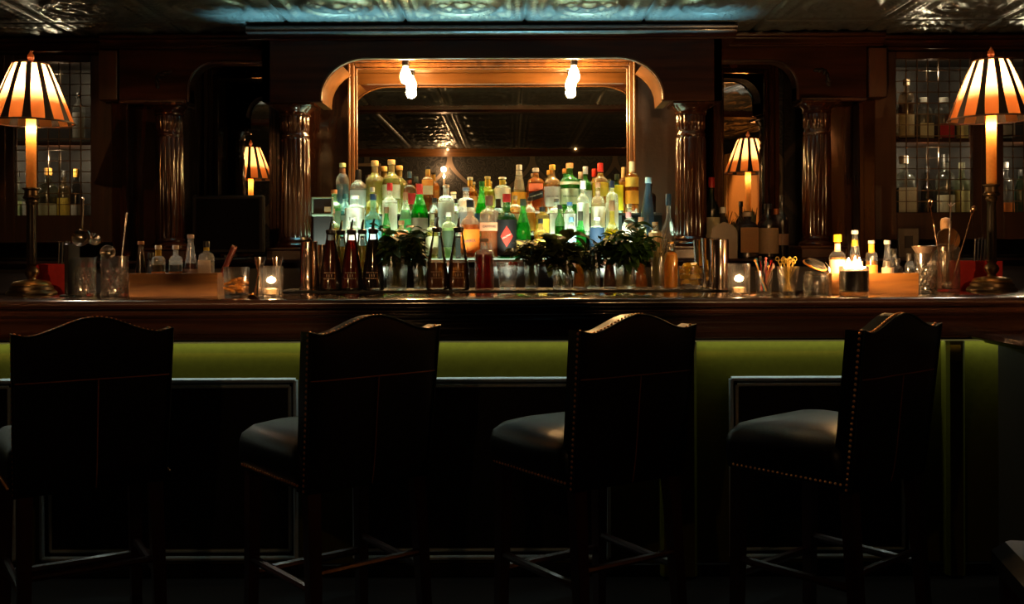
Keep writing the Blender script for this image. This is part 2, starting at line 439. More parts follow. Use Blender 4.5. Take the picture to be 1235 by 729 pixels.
BB = thing('back_bar', 'dark mahogany back bar with reeded columns, arched headers and inset mirrors', 'back bar', (XC, 5.0, 0))
def bb(m, name, mat, parent=None, **k): 
    o = m.build(name, mat, parent if parent else BB, **k)
    return o
Y0 = 5.0   # local y = world y - Y0
def L(y): return y - Y0
LEDGE = 1.235
def back_bar():
    # lower cabinet and ledge
    m = MB(); m.box(-3.2, 3.2, L(5.04), L(6.08), 0, LEDGE - .04); bb(m, 'lower_cabinet', DARKPANEL, smooth=0)
    m = MB(); m.prism([(L(5.0), LEDGE), (L(4.985), LEDGE - .012), (L(5.0), LEDGE - .025), (L(5.03), LEDGE - .04), (L(6.08), LEDGE - .04), (L(6.08), LEDGE)], 'x', -3.2, 3.2)
    bb(m, 'ledge', BARWOOD, smooth=30)
    # centre header with arch
    m = MB(); header(m, -1.19, 1.19, 2.055, 2.385, -.885, .885, 2.278, .24, .20, L(5.15), L(5.19))
    m.box(-1.19, -1.15, L(5.15), L(5.44), 2.055, 2.385); m.box(1.15, 1.19, L(5.15), L(5.44), 2.055, 2.385)
    bb(m, 'center_header', HEADW, smooth=30)
    m = MB(); m.box(-1.14, 1.14, L(5.191), L(5.21), 2.28, 2.35, .003); bb(m, 'lit_header_back', GOLDWOOD, smooth=30)  # added paler board; bulb light on the header's back put into its wood
    for s in (-1, 1):   # corner brackets behind the arch corners
        m = MB()
        prof = [(s * .885, 2.055), (s * .885, 2.078)] + [(s * (.885 - .24 + .24 * math.cos(PI / 2 * i / 8)), 2.078 + .2 * math.sin(PI / 2 * i / 8)) for i in range(1, 6)]
        prof += [(s * .89, prof[-1][1]), (s * .93, prof[-1][1]), (s * .93, 2.055)]
        m.prism(prof, 'y', L(5.19), L(5.46)); bb(m, 'corner_bracket', GOLDWOOD, smooth=30)
    # arch edge bead
    pts = arch_poly(-1, 1, 0, 1, -.885, .885, 2.278, .24, .20, 14)[4:]
    m = MB(); m.tube([(p[0], L(5.147), max(p[1], 2.06)) for p in pts], .006, 6); bb(m, 'arch_bead', GOLDWOOD)
    # soffit
    m = MB(); m.box(-1.15, 1.15, L(5.19), L(5.6), 2.35, 2.375); bb(m, 'soffit', GOLDWOOD, smooth=0)
    # cornices
    cor = [(0, 0), (0, .052), (.30, .052), (.30, 0)]
    def cornice(x0, x1, yf, z, name, depth):
        m = MB()
        p = [(yf + .06, z), (yf + .05, z), (yf + .045, z + .006), (yf + .05, z + .012), (yf + .045, z + .016), (yf + .03, z + .020), (yf + .015, z + .032), (yf + .012, z + .038), (yf + .017, z + .044), (yf + .005, z + .048), (yf, z + .056), (yf + .004, z + .064), (yf + .01, z + .067), (yf + depth, z + .067), (yf + depth, z)]
        m.prism([(L(a), b) for a, b in p], 'x', x0, x1); bb(m, name, MAHOG, smooth=30)
    cornice(-1.26, 1.26, 5.09, 2.372, 'center_cornice', .5)
    # side headers, panels, cornices
    for s in (-1, 1):
        m = MB()
        hb, ht = 2.09, 2.385
        x0, x1 = (-2.02, -1.15) if s < 0 else (1.15, 2.02)
        a0, a1 = (-1.645, -1.12) if s < 0 else (1.12, 1.645)
        # only the outer corner of each side arch shows beside the centre header
        prof_n = 10
        r, ry, az = .14, .14, 2.30
        arch = [(1.645, hb), (1.645, az - ry)] + [(1.645 - r + r * math.cos(PI / 2 * i / prof_n), az - ry + ry * math.sin(PI / 2 * i / prof_n)) for i in range(1, prof_n + 1)] + [(1.15, az)]
        for i in range(len(arch) - 1):
            (ax, az1), (bx, bz1) = arch[i], arch[i + 1]
            vs = [(s * ax, L(5.38), az1), (s * bx, L(5.38), bz1), (s * bx, L(5.38), ht), (s * ax, L(5.38), ht), (s * ax, L(5.48), az1), (s * bx, L(5.48), bz1), (s * bx, L(5.48), ht), (s * ax, L(5.48), ht)]
            m.add(vs, [(0, 1, 2, 3), (7, 6, 5, 4), (0, 4, 5, 1)])
        q = sorted((s * 1.645, s * 2.02)); m.box(q[0], q[1], L(5.38), L(5.48), hb, ht)
        hd = bb(m, 'side_header', HEADW, smooth=30)
        m = MB(); m.tube([(s * a, L(5.378), z) for a, z in arch], .007, 6); bb(m, 'arch_bead', MAHOG)
        q = sorted((s * 1.66, s * 2.02)); m = MB(); m.box(q[0], q[1], L(5.365), L(5.39), hb - .012, hb + .012, .005); bb(m, 'header_bead', MAHOG)
        # carved leaf ornament on the header
        m = MB()
        for k in range(6):
            a = math.radians(200 - 24 * k)
            cx, cz = s * (1.76 + .055 * math.cos(a) * (-1) - .0), 2.245 - .05 + .055 * math.sin(a)
            Mx = Matrix.Translation((cx, L(5.378), cz)) @ Matrix.Rotation(-s * a + 1.2, 4, 'Y')
            m.sphere((0, 0, 0), (.019, .008, .010), 8, 5, Mx)
        bb(m, 'carved_ornament', DARKPANEL)
        cornice(*( (-2.1, -1.15) if s < 0 else (1.15, 2.1) ), 5.30, 2.375, 'side_cornice', .5)
        cornice(*( (-3.2, -2.1) if s < 0 else (2.1, 3.2) ), 5.36, 2.3712, 'wing_cornice', .5)
        # pilaster with plain block at top
        q = sorted((s * 2.03, s * 2.13)); m = MB(); m.box(q[0], q[1], L(5.37), L(5.465), 2.10, 2.37, .004); bb(m, 'pilaster_block', wood((.03, .011, .004), (.085, .03, .010), 'z', .4, .2))
        q = sorted((s * 2.03, s * 2.096)); m = MB(); m.box(q[0], q[1], L(5.47), L(5.6), LEDGE, 2.36); m.box(s * 2.0 - .014, s * 2.0 + .014, L(5.40), L(5.5), LEDGE, 2.08, .004); bb(m, 'pilaster', MAHOGZ, smooth=30)
        # backing panels between the side section and the centre
        q = sorted((s * 1.10, s * 1.14)); m = MB(); m.box(q[0], q[1], L(5.42), L(6.05), LEDGE, 2.37, .004); bb(m, 'divider', MAHOGZ)
        q = sorted((s * 1.755, s * 2.04)); m = MB(); m.box(q[0], q[1], L(5.52), L(6.05), LEDGE, 2.375); bb(m, 'side_panel', MAHOGZ, smooth=0)
        # side mirror, slightly turned, in its moulded frame
        rot = math.radians(6.1) if s > 0 else math.radians(-.3)
        xa, xb, za, zb_ = (1.31, 1.55, LEDGE + .06, 2.29) if s > 0 else (1.36, 1.67, LEDGE + .06, 2.325)
        Mx = Matrix.Translation((s * (xa + xb) / 2, L(5.7 if s > 0 else 6.0), 0)) @ Matrix.Rotation(rot, 4, 'Z') @ Matrix.Translation((-s * (xa + xb) / 2, 0, 0))
        m = MB(); q = sorted((s * xa, s * xb)); m.box(q[0], q[1], 0, .008, za, zb_, M=Mx); mr = bb(m, 'side_mirror', MIRROR, smooth=0)
        m = MB()
        for w0, w1, yy in ((0, .022, -.012), (.022, .05, -.03), (.05, .075, -.045)):
            a, b, c, d = q[0] - w1, q[1] + w1, za - w1, zb_ + w1
            i0, i1, j0, j1 = q[0] - w0, q[1] + w0, za - w0, zb_ + w0
            m.box(a, i0, yy, .03, c, d, .004, Mx); m.box(i1, b, yy, .03, c, d, .004, Mx)
            m.box(i0, i1, yy, .03, j1, d, .004, Mx); m.box(i0, i1, yy, .03, c, j0, .004, Mx)
        bb(m, 'mirror_frame', MAHOGZ)
    # centre mirror
    mx0, mx1, mz0, mz1 = X(432, 5.6) - XC, X(756, 5.6) - XC, LEDGE + .05, 2.30
    m = MB(); m.box(mx0, mx1, L(5.6), L(5.608), mz0, mz1); bb(m, 'center_mirror', MIRROR, smooth=0)
    m = MB()
    for w0, w1, yy in ((0, .012, L(5.59)), (.012, .034, L(5.565)), (.034, .048, L(5.55))):
        a, b, c, d = mx0 - w1, mx1 + w1, mz0 - w1, mz1 + w1
        i0, i1, j0, j1 = mx0 - w0, mx1 + w0, mz0 - w0, mz1 + w0
        m.box(a, i0, yy, L(5.62), c, d, .004); m.box(i1, b, yy, L(5.62), c, d, .004)
        m.box(i0, i1, yy, L(5.62), j1, d, .004); m.box(i0, i1, yy, L(5.62), c, j0, .004)
    bb(m, 'mirror_frame', FRAMEW)
    for s in (-1, 1):
        m = MB(); q = sorted((s * (mx1 + .048 if s > 0 else -mx0 + .048), s * 1.14)); m.box(q[0], q[1], L(5.61), L(5.63), LEDGE, 2.36)
        bb(m, 'back_panel', plain((.07, .036, .022), .4, .2, 0., 1., 26.) if s > 0 else MAHOGZ, smooth=0)
    m = MB(); m.box(-1.14, 1.14, L(5.63), L(5.65), LEDGE, 2.375); bb(m, 'backing_board', DARKPANEL, smooth=0)
    # reeded columns
    def column(x, y, r, zb, zt):
        n = 180; rings = []
        def ring(R, z, reed): return [(x + R * (1 + reed * abs(math.cos(9 * t))) * math.cos(t), y + R * (1 + reed * abs(math.cos(9 * t))) * math.sin(t), z) for t in (2 * PI * j / n for j in range(n))]
        for R, z, reed in ((.92, zb + .05, .02), (.92, zb + .07, .10), (.88, zt - .19, .10), (.88, zt - .18, .0), (.94, zt - .172, 0), (.94, zt - .162, 0), (.86, zt - .155, 0), (.86, zt - .14, .02), (.86, zt - .135, .09), (.86, zt - .07, .09), (.86, zt - .062, 0)):
            rings.append(ring(r * R, z, reed))
        m = MB(); m.rings(rings); c = bb(m, 'column', MAHOGZ, smooth=50)
        m = MB(); m.lathe([(r * .9, zt - .065), (r * 1.0, zt - .06), (r * 1.02, zt - .052), (r * .95, zt - .046), (r * 1.05, zt - .035), (r * 1.22, zt - .022), (r * 1.26, zt - .015)], 32, cx=x, cy=y)
        m.box(x - r * 1.3, x + r * 1.3, y - r * 1.3, y + r * 1.3, zt - .016, zt, .003); bb(m, 'capital', MAHOGZ, c)
        m = MB(); m.lathe([(r * 1.2, zb), (r * 1.25, zb + .012), (r * 1.18, zb + .022), (r * 1.0, zb + .03), (r * 1.05, zb + .04), (r * .95, zb + .052)], 32, cx=x, cy=y)
        bb(m, 'base', MAHOGZ, c)
        m = MB(); m.box(x - r * 1.5, x + r * 1.5, y - r * 1.5, y + r * 1.5, LEDGE, zb - .014, .004); m.box(x - r * 1.6, x + r * 1.6, y - r * 1.6, y + r * 1.6, zb - .014, zb, .004); bb(m, 'plinth', MAHOG, c)
    for s in (-1, 1):
        column(s * 1.05, L(5.28), .083, 1.30, 2.055)
        column(s * 1.755, L(5.40), .078, 1.30, 2.078)
    # lit bottle riser: steps of frosted acrylic
back_bar()

def riser():
    t = thing('bottle_riser', 'stepped glowing bottle riser filling the middle of the back bar', 'shelf', (XC, 5.3, LEDGE))
    x0, x1 = -.905, .905
    m = MB(); m.box(x0, x1, -.09, .03, .0008, .115); m.box(x0, x1, .03, .19, .0008, .235); m.build('body', plain((.004, .004, .004), .8, spec=.08), t, smooth=0)
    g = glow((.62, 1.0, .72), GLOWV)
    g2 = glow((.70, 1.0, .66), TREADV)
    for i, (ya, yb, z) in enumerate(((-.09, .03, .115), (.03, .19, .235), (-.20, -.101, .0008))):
        m = MB(); m.box(x0 if z > .01 else -.77, x1 if z > .01 else .80, ya, yb, z, z + .0012); m.build('tread', g2 if z > .01 else glow((.70, 1.0, .66), .45), t, smooth=0)  # the sheet on the ledge is an added glow under the front row
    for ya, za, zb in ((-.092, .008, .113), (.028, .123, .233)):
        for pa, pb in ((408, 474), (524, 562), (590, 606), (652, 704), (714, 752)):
            m = MB(); m.box(X(pa, 5.25) - XC, X(pb, 5.25) - XC, ya - .004, ya, za, zb); m.build('lit_panel', g, t, smooth=0)  # added glow panels, only behind bottles that should look backlit
    for ya, z in ((-.095, .115), (.025, .235)):
        m = MB(); m.box(x0, x1, ya - .004, ya + .004, z - .004, z + .008); m.build('lip', BLACKM, t, smooth=0)
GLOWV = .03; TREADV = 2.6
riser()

# ------------------------------------------------------------------ ceiling-mounted bulbs under the soffit
def bulbs():
    proto = None
    for px, lab in ((490, 'bare glowing filament bulb under the soffit at the left end of the mirror'), (693, 'bare glowing filament bulb under the soffit at the right end of the mirror')):
        x = X(px, 5.45)
        if proto is None:
            t = thing('light_bulb', lab, 'light bulb', (x, 5.45, 2.349), group='bare bulbs over the mirror')
            m = MB(); m.lathe([(.045, 0), (.045, -.010), (.03, -.016), (.028, -.02)], 20); m.build('ceiling_plate', BRONZE, t)
            m = MB(); m.lathe([(.02, -.016), (.021, -.05), (.018, -.056), (.014, -.058)], 16); m.build('socket', BLACKP, t)
            m = MB(); m.lathe([(.013, -.058), (.015, -.066), (.026, -.09), (.031, -.112), (.029, -.132), (.018, -.150), (.004, -.156), (0, -.1565)], 20); m.build('glass_globe', glow((1., .62, .25), 40.), t)
            proto = t
        else:
            c = copy_tree(proto); c.location = (x, 5.45, 2.349); c['label'] = lab
        l = bpy.data.lights.new('bulb_light', 'POINT'); l.energy = BULBW; l.color = (1, .52, .17); l.shadow_soft_size = .03
        o = bpy.data.objects.new('bulb_light', l); o.location = (x, 5.45, 2.19); COL.objects.link(o)
BULBW = 12.
bulbs()

# ------------------------------------------------------------------ glass-fronted wall cabinets
def cabinet(s, label):
    t = thing('glass_door_cabinet', label, 'cabinet', (XC + s * 2.66, 5.5, 1.33), group='lattice door cabinets either side of the back bar')
    def b(m, n, mat, p=None, **k): return m.build(n, mat, p or t, **k)
    # x local: outward = s ; inner edge at -.54
    def xr(a, c): return sorted((s * a, s * c))
    m = MB()
    q = xr(-.56, .54)
    m.box(q[0], q[1], .36, .38, 0, 1.04); m.box(q[0], q[1], .02, .38, 1.02, 1.04); m.box(q[0], q[1], .02, .38, 0, .02)
    for a in (-.56, .52):
        w = xr(a, a + .02); m.box(w[0], w[1], .02, .36, .02, 1.02)
    b(m, 'carcass', DARKPANEL, smooth=0)
    m = MB(); q2 = xr(-.53, .51); m.box(q2[0], q2[1], .05, .355, .545, .565); b(m, 'shelf', MAHOG, smooth=0)
    m = MB()
    for a in (-.56, .09):
        pass
    for a0, a1 in ((-.56, .03), (.03, .62)):
        d = MB()
        q = xr(a0, a1)
        ia, ib = xr(a0 + .12, a1 - .05)
        za, zb = .152, .997
        d.box(q[0], ia, -.02, .02, 0, 1.04, .004); d.box(ib, q[1], -.02, .02, 0, 1.04, .004)
        d.box(ia, ib, -.02, .02, 0, za, .004); d.box(ia, ib, -.02, .02, zb, 1.04, .004)
        dm = b(d, 'door', wood((.02, .008, .004), (.06, .024, .010), 'z', .4, .2))
        g = MB(); g.box(ia, ib, .006, .009, za, zb); b(g, 'pane', glass((.93, .95, .93), 0., .9, 0., 0.), dm, smooth=0)
        l = MB(); nx, nz = 7, 14
        for i in range(1, nx): 
            x = ia + (ib - ia) * i / nx; l.box(x - .0022, x + .0022, -.006, .0, za, zb)
        for i in range(1, nz):
            z = za + (zb - za) * i / nz; l.box(ia, ib, -.007, -.001, z - .0022, z + .0022)
        b(l, 'lattice', plain((.14, .09, .05), .5, .6), dm, smooth=0)
    return t
def cabinet_lights():
    for s in (-1, 1):
        for x in (2.43, 3.0):
            for z, e in ((1.80, .7), (2.26, .45)):
                l = bpy.data.lights.new('cabinet_light', 'POINT'); l.energy = e; l.color = (1, .74, .46); l.shadow_soft_size = .01
                o = bpy.data.objects.new('cabinet_light', l); o.location = (XC + s * x, 5.56, z); COL.objects.link(o)
cabinet_lights()
cabinet(-1, 'dark wood lattice-door cabinet on the wall behind the left lamp')
cabinet(1, 'dark wood lattice-door cabinet on the wall behind the right lamp')
for s in (-1, 1):
    m = MB(); q = sorted((XC + s * 2.10, XC + s * 3.28)); m.box(q[0], q[1], 5.9, 6.09, LEDGE + .002, 2.38)
    o = m.build('cabinet_backing_panel', DARKPANEL, smooth=0)
    o.name = 'trim_%d' % (4 + s); struct(o)

# ------------------------------------------------------------------ the bar counter
def bar():
    t = thing('bar_counter', 'long dark polished wooden bar counter with moulded edge and green panelled front', 'bar', (0, 3.9, 0))
    yl = lambda y: y - 3.9
    prof = [(4.62, 1.10), (3.785, 1.10), (3.772, 1.096), (3.766, 1.088), (3.764, 1.080), (3.768, 1.070), (3.778, 1.064), (3.792, 1.062), (3.794, 1.052), (3.784, 1.048), (3.780, 1.042), (3.784, 1.036), (3.794, 1.032), (3.80, 1.026), (4.62, 1.026)]
    m = MB(); m.prism([(yl(a), b) for a, b in prof], 'x', -3.3, 3.3); m.build('countertop', BARWOOD, t, smooth=50)
    prof = [(3.80, 1.026), (3.802, 1.02), (3.815, 1.012), (3.828, .998), (3.834, .98), (3.826, .978), (3.815, .974), (3.811, .968), (3.815, .962), (3.808, .957), (3.800, .950), (3.798, .944), (3.803, .937), (3.815, .935), (3.95, .935), (3.95, 1.026)]
    m = MB(); m.prism([(yl(a), b) for a, b in prof], 'x', -3.3, 3.3); m.build('edge_moulding', BARWOOD, t, smooth=50)
    m = MB(); m.box(-3.3, 3.3, yl(3.96), yl(4.6), 0.0, 1.026); m.build('body', DARKPANEL, t, smooth=0)
    # stiles and rails of the front, panels between
    Yf = 3.93
    spans = [(-2.6, -1.96), (X(52, Yf), X(357, Yf)), (X(428, Yf), X(732, Yf)), (X(880, Yf), X(1096, Yf)), (2.0, 2.7)]
    zt, zb = .775, .075
    m = MB()
    edges = [-3.3] + [v for s in spans for v in s] + [3.3]
    for i in range(0, len(edges), 2): m.box(edges[i], edges[i + 1], yl(Yf), yl(3.955), 0, .935)
    for a, b in spans:
        m.box(a, b, yl(Yf), yl(3.955), zt, .935); m.box(a, b, yl(Yf), yl(3.955), 0, zb)
    m.build('front_frame', GREEN, t, smooth=0)
    for a, b in spans:
        m = MB(); m.box(a, b, yl(3.948), yl(3.956), zb, zt); pn = m.build('panel', DARKPANEL, t, smooth=0)
        bd = MB(); m = MB()
        for off, y, r in ((.0, 3.913, .010), (.026, 3.926, .007)):
            x0, x1, z0, z1 = a + off, b - off, zb + off, zt - off
            bd.tube([(x0, yl(y), z1), (x1, yl(y), z1)], r, 10); bd.tube([(x0, yl(y), z0), (x1, yl(y), z0)], r, 10)
            bd.tube([(x0, yl(y), z0), (x0, yl(y), z1)], r, 10); bd.tube([(x1, yl(y), z0), (x1, yl(y), z1)], r, 10)
        x0, x1, z0, z1 = a, b, zb, zt
        m.box(x0, x1, yl(3.925), yl(3.95), z1 - .03, z1); m.box(x0, x1, yl(3.925), yl(3.95), z0, z0 + .03)
        m.box(x0, x0 + .03, yl(3.925), yl(3.95), z0, z1); m.box(x1 - .03, x1, yl(3.925), yl(3.95), z0, z1)
        mo = m.build('panel_moulding', plain((.012, .011, .008), .4), pn); mo.parent = t
        bd.build('bead', plain((.72, .82, .82), .4, .4), mo)  # pale colour stands in for the strip light's highlight on dark moulding
    for a, b in ((796, 840), (1141, 1164)):
        m = MB(); m.box(X(a, 3.87), X(b, 3.87), yl(3.865), yl(3.93), 0, .935, .012); m.build('pilaster', GREEN, t)
    m = MB(); m.box(-3.3, 3.3, yl(3.905), yl(3.93), 0, .05, .004); m.build('plinth', DARKPANEL, t)
    m = MB(); m.box(-3.25, 3.25, yl(3.85), yl(3.862), .927, .9345); m.build('light_strip', glow((1., .82, .25), .02), t, smooth=0)
    # side counter that comes forward at the right end
    s = thing('side_counter', 'dark wooden side counter coming forward from the right end of the bar', 'counter', (1.85, 3.2, 0))
    m = MB(); m.box(0, 1.4, -.55, .59, 0, .925); m.build('body', plain((.05, .034, .018), .5), s, smooth=0)
    m = MB(); m.prism([(-.10, .957), (-.108, .95), (-.1, .942), (-.06, .936), (-.05, .925), (1.4, .925), (1.4, .965), (-.09, .965)], 'y', -.6, .588); m.build('top', BARWOOD, s)
bar()
def bar_mat():
    m = MB(); x0, x1 = X(338, 4.4), X(884, 4.4)
    m.box(x0, x1, 4.30, 4.60, 1.1005, 1.109, .003)
    for i in range(60):
        x = x0 + .02 + (x1 - x0 - .04) * i / 59
        m.box(x - .004, x + .004, 4.315, 4.585, 1.1085, 1.1105)
    tag(m.build('bar_mat', BLACKM), 'long black ribbed rubber bar mat under the bottles and herb glasses', 'bar mat')
bar_mat()
# ------------------------------------------------------------------ bar stools
def make_stool(label):
    t = thing('bar_stool', label, 'bar stool', group='leather bar stools along the bar')
    # back: local +Y faces the bar; rear face at y = -.24
    W, H0, H1, TH = .46, .545, 1.03, .065
    def top(u): 
        a = abs(u) * 2
        return H1 + .052 * (math.cos(PI * min(a / .86, 1)) * .5 + .5) + .012 * max(0, (a - .86) / .14)
    def wid(v): return W * (.955 + .045 * v)
    def yb(v): return -.215 - .055 * v
    nu, nv = 24, 14
    def grid(yoff, puff):
        r = []
        for j in range(nv + 1):
            v = j / nv
            for i in range(nu + 1):
                u = i / nu - .5
                p = puff * (1 - (abs(u) * 2) ** 4) * (1 - (2 * v - 1) ** 6)
                r.append((u * wid(v), yb(v) + yoff + p, H0 + (top(u) - H0) * v))
        return r
    m = MB()
    A = grid(0, -.010); B = grid(TH, .022)
    n = nu + 1
    fa = [(j * n + i, j * n + i + 1, (j + 1) * n + i + 1, (j + 1) * n + i) for j in range(nv) for i in range(nu)]
    o = len(A)
    fs = fa + [tuple(o + k for k in reversed(f)) for f in fa]
    border = [i for i in range(n)] + [j * n + nu for j in range(1, nv + 1)] + [nv * n + i for i in range(nu - 1, -1, -1)] + [j * n for j in range(nv - 1, 0, -1)]
    for k in range(len(border)):
        a, b = border[k], border[(k + 1) % len(border)]
        fs.append((b, a, o + a, o + b))
    m.add(A + B, fs); back = m.build('backrest', LEATHER, t, smooth=50)
    # piping along the rear edge and seams on the rear face
    m = MB()
    def pt(u, v, d): return (u * wid(v), yb(v) + d, H0 + (top(u) - H0) * v)
    edge = [pt(-.5, v / 12, -.001) for v in range(13)] + [pt(-.5 + i / 24, 1, -.001) for i in range(1, 25)] + [pt(.5, 1 - v / 12, -.001) for v in range(1, 13)]
    m.tube(edge, .0042, 6); m.build('piping', LEATHER, back)
    m = MB()
    def ps(u, z):
        v = (z - H0) / (top(u) - H0); return pt(u, v, -.010 * (1 - (abs(u) * 2) ** 4) * (1 - (2 * v - 1) ** 6) - .001)
    m.tube([ps(-.49 + .98 * i / 16, .893) for i in range(17)], .0022, 5)
    m.tube([ps(.02, .55 + .343 * i / 8) for i in range(9)], .0022, 5); m.build('seam', PIPING, back)
    # nailheads along the sides and top of the back
    m = MB()
    for s in (-1, 1):
        for i in range(29):
            v = (i + .5) / 29; p = pt(s * .5, v, .016); m.sphere((p[0], p[1], p[2]), .0052, 6, 4)
    for i in range(34):
        p = pt(-.5 + (i + .5) / 34, 1, .016); m.sphere(p, .0052, 6, 4)
    m.build('nail_trim', NAIL, back)
    # seat
    rings = []
    def rr(hx, y0, y1, r, z, taper=.0):
        out = []; K = 6
        cs = [(hx - r, y0 + r, -PI / 2), (hx - r + taper, y1 - r, 0), (-hx + r - taper, y1 - r, PI / 2), (-hx + r, y0 + r, PI)]
        for cx, cy, a0 in cs:
            for k in range(K + 1):
                a = a0 + PI / 2 * k / K; out.append((cx + r * math.cos(a), cy + r * math.sin(a), z))
        return out
    for hx, y0, y1, r, z in ((.225, -.20, .235, .03, .556), (.232, -.20, .242, .035, .562), (.238, -.20, .248, .04, .60), (.240, -.20, .250, .045, .645), (.234, -.195, .244, .05, .675), (.21, -.18, .225, .06, .700), (.165, -.15, .18, .07, .716), (.10, -.10, .12, .06, .724), (.04, -.05, .05, .03, .727)):
        rings.append(rr(hx, y0, y1, r, z, .012))
    m = MB(); m.rings(rings); seat = m.build('seat', LEATHER, t, smooth=80)
    m = MB()
    zt = lambda y: .7265 - .027 * (abs(y) / .22) ** 2.4
    m.tube([(-.10, -.16 + .36 * i / 12, zt(-.16 + .36 * i / 12) - .006) for i in range(13)], .002, 5)
    m.tube([(.10, -.16 + .36 * i / 12, zt(-.16 + .36 * i / 12) - .006) for i in range(13)], .002, 5); m.build('seam', PIPING, seat)
    m = MB()
    for s in (-1, 1):
        for i in range(24): m.sphere((s * (.236 + .010 * i / 23), -.19 + .39 * i / 23, .572), .0048, 6, 4)
    for i in range(24): m.sphere((-.21 + .42 * i / 23, .244, .572), .0048, 6, 4)
    m.build('nail_trim', NAIL, seat)
    # legs and stretchers
    def leg(x0, y0, x1, y1, ztop):
        q = MB(); a, b = .022, .017
        q.rings([[(x1 - b, y1 - b, 0), (x1 + b, y1 - b, 0), (x1 + b, y1 + b, 0), (x1 - b, y1 + b, 0)], [(x0 - a, y0 - a, ztop), (x0 + a, y0 - a, ztop), (x0 + a, y0 + a, ztop), (x0 - a, y0 + a, ztop)]])
        return q.build('leg', LEGWOOD, t, smooth=0)
    for s in (-1, 1):
        leg(s * .19, -.19, s * .20, -.235, .556); leg(s * .205, .205, s * .212, .215, .56)
    for s in (-1, 1):
        m = MB(); m.tube([(s * .197, -.22, .25), (s * .209, .212, .25)], .014, 8); m.build('stretcher', LEGWOOD, t)
    m = MB(); m.tube([(-.205, .212, .20), (.205, .212, .20)], .016, 8); m.build('footrest', LEGWOOD, t)
    m = MB(); m.tube([(-.195, -.218, .30), (.195, -.218, .30)], .012, 8); m.build('stretcher', LEGWOOD, t)
    return t
# (pixel of the rear left top corner, rotation)
stools = [(14, 2.925, 32, 'black leather camel-back bar stool at the left end, its back hiding its own seat'),
          (374, 2.958, 38, 'black leather camel-back bar stool second along, warm glint on its seat'),
          (701, 2.975, 33, 'black leather camel-back bar stool standing before the mint glasses'),
          (1043, 2.95, 40, 'black leather camel-back bar stool turned furthest sideways, below the black candle')]
proto = None
for px, Yl, deg, lab in stools:
    a = math.radians(deg)
    o = make_stool(lab) if proto is None else copy_tree(proto)
    if proto is None: proto = o
    o['label'] = lab
    c = Vector((X(px, Yl), Yl, 0))
    off = Matrix.Rotation(a, 3, 'Z') @ Vector((-.23, -.27, 0))
    o.location = (c.x - off.x, c.y - off.y, 0); o.rotation_euler = (0, 0, a)
def side_chair():
    t = thing('side_chair', 'dark leather chair at the right edge, only its top corner in view', 'chair', (1.49, 2.42, 0), math.radians(-12))
    m = MB(); m.box(-.25, .25, -.23, -.16, .50, .915, .012); bk = m.build('backrest', LEATHER, t)
    m = MB()
    for i in range(22): m.sphere((-.24 + .48 * i / 21, -.215, .915), .005, 6, 4)
    m.build('nail_trim', NAIL, bk)
    m = MB(); m.box(-.25, .25, -.17, .25, .40, .50, .03); m.build('seat', LEATHER, t)
    for x, y in ((-.21, -.2), (.21, -.2), (-.21, .2), (.21, .2)):
        m = MB(); m.box(x - .02, x + .02, y - .02, y + .02, 0, .41); m.build('leg', LEGWOOD, t, smooth=0)
side_chair()

